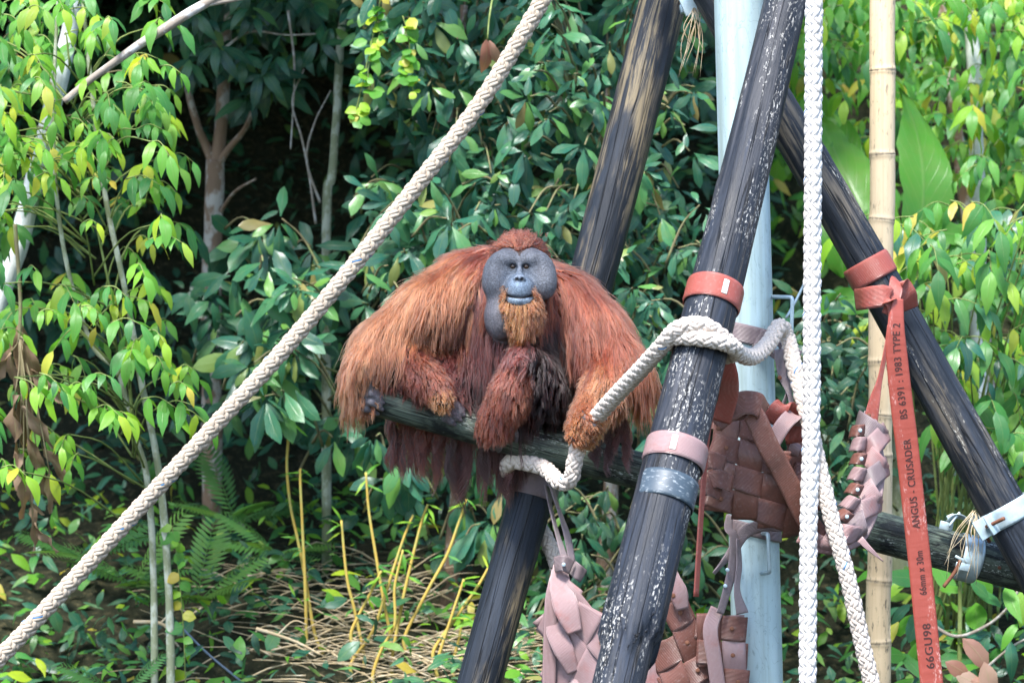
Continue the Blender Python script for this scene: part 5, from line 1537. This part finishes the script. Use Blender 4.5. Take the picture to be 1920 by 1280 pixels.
# --- yellow canes at the foot of the bank
gC = 'yellow canes sprouting from the dry heap'
canes = [([(608, 1240), (572, 1120), (590, 1180), (564, 1000)], 0)]
CL = [[(610, 1236), (590, 1185), (545, 1090), (572, 1060), (552, 985), (540, 880), (545, 770)], [(575, 1235), (573, 1120), (569, 1030), (563, 900), (564, 878)],
      [(682, 1225), (664, 1140), (650, 1080), (640, 975)], [(732, 1190), (722, 1140), (708, 1060), (692, 960), (686, 885)], [(660, 1240), (700, 1180), (730, 1090), (760, 1000), (775, 965)],
      [(735, 1235), (748, 1160), (765, 1080), (790, 980), (802, 945)], [(760, 1190), (800, 1110), (838, 1040), (860, 980), (875, 935)], [(660, 1180), (690, 1120), (715, 1070)],
      [(850, 1240), (862, 1190), (868, 1150)], [(815, 1215), (860, 1150), (895, 1100), (915, 1065)], [(820, 1240), (845, 1160), (870, 1085)], [(700, 1260), (716, 1215), (740, 1170), (740, 1100), (756, 1030)]]
CL[0] = [(612, 1240), (590, 1188), (570, 1070), (558, 1010), (545, 950), (538, 880), (540, 830), (545, 770)]
CLAB = ['tallest golden cane, kinked near its foot and rising left of all the others', 'straight golden cane standing right beside the tallest kinked one', 'short lone cane with a bare green tip, between the tall pair and the tufted one', 'slim cane with a tufted leafy tip arching left over the heap', 'cane leaning right from the left part of the heap, crossing the tufted one', 'long straight cane leaning right out of the middle of the heap', 'long curved cane sweeping up to the white leaf whorl under the ape', 'short cane stub slanting right beneath the tufted cane', 'stubby upright cane close beside the back log', 'cane slanting up to touch the back log', 'cane half hidden between the heap and the back log', 'forked-looking cane rising from the front of the heap']
for ci_, q in enumerate(CL):
    pl = Plant('yellow_cane', CLAB[ci_], 'cane', P(q[0][0], q[0][1] + 30, 2.9 - .03 * ci_), gC)
    pts = [P(q[0][0], q[0][1] + 30, 2.9 - .03 * ci_)] + [P(x, y, 2.9 - .03 * ci_) for x, y in q]
    pl.stem(pts, .0100, .006, 'cane_yellow', 'stem', n=8, k=40, wob=.04)
    tip = pts[-1]
    for k in range(4): pl.leaf('narrow', tip - np.array([0, 0, .02 * k]), [rnd.uniform(-1, 1), rnd.uniform(-.6, .2), rnd.uniform(-.4, .6)], [0, -.6, 1], rnd.uniform(.07, .12), 'leaf_lime')
    for k in range(2):
        p_ = pts[len(pts) // 2]; pl.leaf('narrow', p_, [rnd.uniform(-1, 1), -.3, rnd.uniform(-.2, .4)], [0, -.6, 1], .09, 'leaf_bright')
    pl.finish('twig_green')

# --- dry stalk heap, fallen sticks
mb = MB()
for k in range(300):
    x = rnd.gauss(760, 170); y = 3.0 + rnd.uniform(-.5, .6)
    b_ = G(x, y) + np.array([0, 0, rnd.uniform(.0, .16)])
    a = rnd.uniform(-.9, .9); l = rnd.uniform(.15, .6)
    e = b_ + l * np.array([math.cos(a) * rnd.choice((-1, 1)), rnd.uniform(-.5, .5), rnd.uniform(-.1, .35)])
    mb.tube(spline([b_, (b_ + e) / 2 + np.array([0, 0, rnd.uniform(0, .06)]), e], 6), np.linspace(rnd.uniform(.002, .007), .0015, 6), 4)
so = link('dry_stalk_heap', mb.mesh('dry_stalk_heap'), MATS['straw']); tag(so, 'tangle of dry pale stalks heaped on the ground below the ape', 'dry stalks', kind='stuff')
for lab, pts in (('bleached fallen stick lying in the grass left of the golden canes', [(480, 1178), (520, 1190), (560, 1205), (600, 1226)]), ('forked dry twig lying at the foot of the thin pale sapling stems', [(250, 1165), (300, 1168), (320, 1190), (328, 1250), (330, 1280)])):
    pl = Plant('fallen_stick', lab, 'stick', P(*pts[0], 2.3))
    pl.stem([P(x, y, 2.3) for x, y in pts], .010, .006, 'straw', 'stick', n=7)
    pl.stem([P(pts[1][0], pts[1][1], 2.3), P(pts[1][0] + 30, pts[1][1] - 26, 2.3), P(pts[1][0] + 55, pts[1][1] - 20, 2.3)], .005, .003, 'straw', 'fork', n=5)
    pl.finish()
cb = rod([P(330, 1165, 2.4), P(390, 1225, 2.4), P(450, 1275, 2.4), P(500, 1320, 2.4)], .006, 'cable_grey', 'fallen_cable', None, 6, 20)
tag(cb, 'thin blue grey cable running through the undergrowth at the lower left', 'cable')

# --- ferns
def frond_np(n=15):
    mb = MB(); y = np.linspace(0, 1, 14)
    mb.tube(np.stack([0 * y, y, -.25 * y ** 2], 1), np.linspace(.008, .002, 14), 4)
    V0, F0, lf0 = leaf_np('narrow', 2)
    allV, allF, n0 = [mb.V[0]], list(mb.F), mb.n
    for i in range(n):
        u_ = .12 + .86 * i / n
        ln = .30 * math.sin(math.pi * min(1, (1 - u_) * .9 + .12)) ** .8
        for sg in (-1, 1):
            B = basis(np.array([sg * 1.0, .45, -.1]), [0, 0, 1]) * ln
            allV.append(V0 @ B.T + np.array([0, u_, -.25 * u_ * u_])); allF.append(F0 + n0); n0 += len(V0)
    V = np.vstack(allV)
    f4 = np.vstack([f for f in allF if f.shape[1] == 4])
    return V, f4
FV, FF = frond_np()
fme = build_mesh('frond', FV, [FF], {'lf': np.tile([.3, .5, 0], (len(FV), 1)), 'rnd': np.zeros(len(FV))}); fme.materials.append(MATS['fern'])
fern_spec = [(160, 1010, 2.6, 'small fern spreading beside the hanging dead leaves', 6, .42), (250, 1060, 2.8, 'dark fern growing on the bank behind the thin pale stems', 7, .5), (370, 1090, 3.0, 'fern growing between the long rope and the golden canes', 7, .45), (230, 1270, 2.0, 'fresh green fern at the foot of the long rope', 6, .42),
             (520, 1000, 3.6, 'fern in the shade left of the tallest golden cane', 6, .45), (440, 940, 3.9, 'shaded fern high on the bank above the fallen stick', 6, .45)]
for (x, y, yy, lab, nf, sz) in fern_spec:
    b_ = P(x, y + 40, yy)
    r_ = thing('fern', b_, lab, 'fern', 'ferns on the bank')
    for k in range(nf):
        a = 2 * math.pi * k / nf + rnd.uniform(-.4, .4)
        Bm = basis([math.cos(a), -.5 + .5 * math.sin(a), rnd.uniform(.25, .8)], [0, -.3, 1]) * sz * rnd.uniform(.55, 1.0)
        o = bpy.data.objects.new('frond', fme); M4 = np.eye(4); M4[:3, :3] = Bm; o.parent = r_; o.matrix_basis = Matrix(M4.tolist()); C.objects.link(o)
# heart-leaved creeper on the left
pl = Plant('heart_creeper', 'pale creeper with heart-shaped leaves climbing beside the thin pale stems', 'vine', G(345, 2.1))
c = spline([P(348, 1300, 2.05), P(345, 1200, 2.02), P(338, 1100, 2.0), P(330, 1030, 1.98), P(322, 985, 1.98)], 20)
pl.tw.tube(c, .003, 4)
for i in range(1, 20): pl.leaf('round', c[i], [rnd.choice((-1, 1)) * rnd.uniform(.2, 1.3), rnd.uniform(-.8, .2), -rnd.uniform(-.1, 1)], [rnd.uniform(-.6, .6), -1, .5], rnd.uniform(.045, .095), rnd.choice(('leaf_bright', 'leaf_lime')))
pl.finish('twig_green')

# --- undergrowth and the forest mass that nobody could count, with an added shade canopy
L = []
def add(kind, mat, p, d, up, size): L.append((kind, rnd.randrange(NV), mat, np.asarray(p, float), basis(d, up), size))
for k in range(11500):                  # ground cover on the bank
    yv = 1.7 + 6.8 * rnd.random() ** 1.1
    x = rnd.uniform(-5.2, 5.2) * (D + yv) / 18
    p = np.array([x, yv, float(hz(x, yv)) + rnd.uniform(0, .38)])
    px_, py_ = PX(p)
    if 480 < px_ < 1030 and py_ > 1150 and rnd.random() < .30: continue
    add(rnd.choice(('lance', 'oval', 'narrow', 'obovate')), rnd.choice(('leaf_dark', 'leaf_dark', 'leaf_teal', 'leaf_bright' if py_ > 800 else 'leaf_dark', 'leaf_lime' if py_ > 900 else 'leaf_teal')), p, [rnd.uniform(-1, 1), rnd.uniform(-1, .3), rnd.uniform(-.6, .7)], [rnd.uniform(-.4, .4), -.5, .8], rnd.uniform(.05, .15))
und = join_leaves(L, None, 'undergrowth')
for o in und: tag(o, 'low leafy undergrowth covering the bank behind the logs', 'undergrowth', kind='stuff')
L = []
for k in range(9000):                  # far forest wall
    yv = rnd.uniform(5.6, 9.0)
    px_, py_ = rnd.uniform(-160, 2080), rnd.uniform(-200, 900)
    if 330 < px_ < 650 and 80 < py_ < 640 and (yv < 7.0 or rnd.random() < .5): continue
    p = P(px_, py_, yv)
    lim = px_ > 1430
    add(rnd.choice(('obovate', 'lance', 'oval')), rnd.choice(('leaf_lime', 'leaf_bright', 'leaf_bright', 'leaf_banana') if lim else ('leaf_dark', 'leaf_dark', 'leaf_dark', 'leaf_teal')), p, [rnd.uniform(-1, 1), rnd.uniform(-1, .2), rnd.uniform(-1, .3)], [rnd.uniform(-.5, .5), -.6, .8], rnd.uniform(.10, .24))
for k in range(8500):                  # unseen canopy leaves added above the frame to shade the hollow
    x, yv, z = rnd.uniform(-7, 1.3), rnd.uniform(2.2, 10), rnd.uniform(4.8, 6.6)
    add('oval', 'leaf_dark', (x, yv, z), [rnd.uniform(-1, 1), rnd.uniform(-1, 1), rnd.uniform(-.8, .2)], [rnd.uniform(-.4, .4), -.2, 1], rnd.uniform(.3, .55))
und = join_leaves(L, None, 'forest_and_shade_leaves')
for o in und: tag(o, 'dense far forest foliage filling the background, plus overhead leaves added for shade', 'forest', kind='stuff')
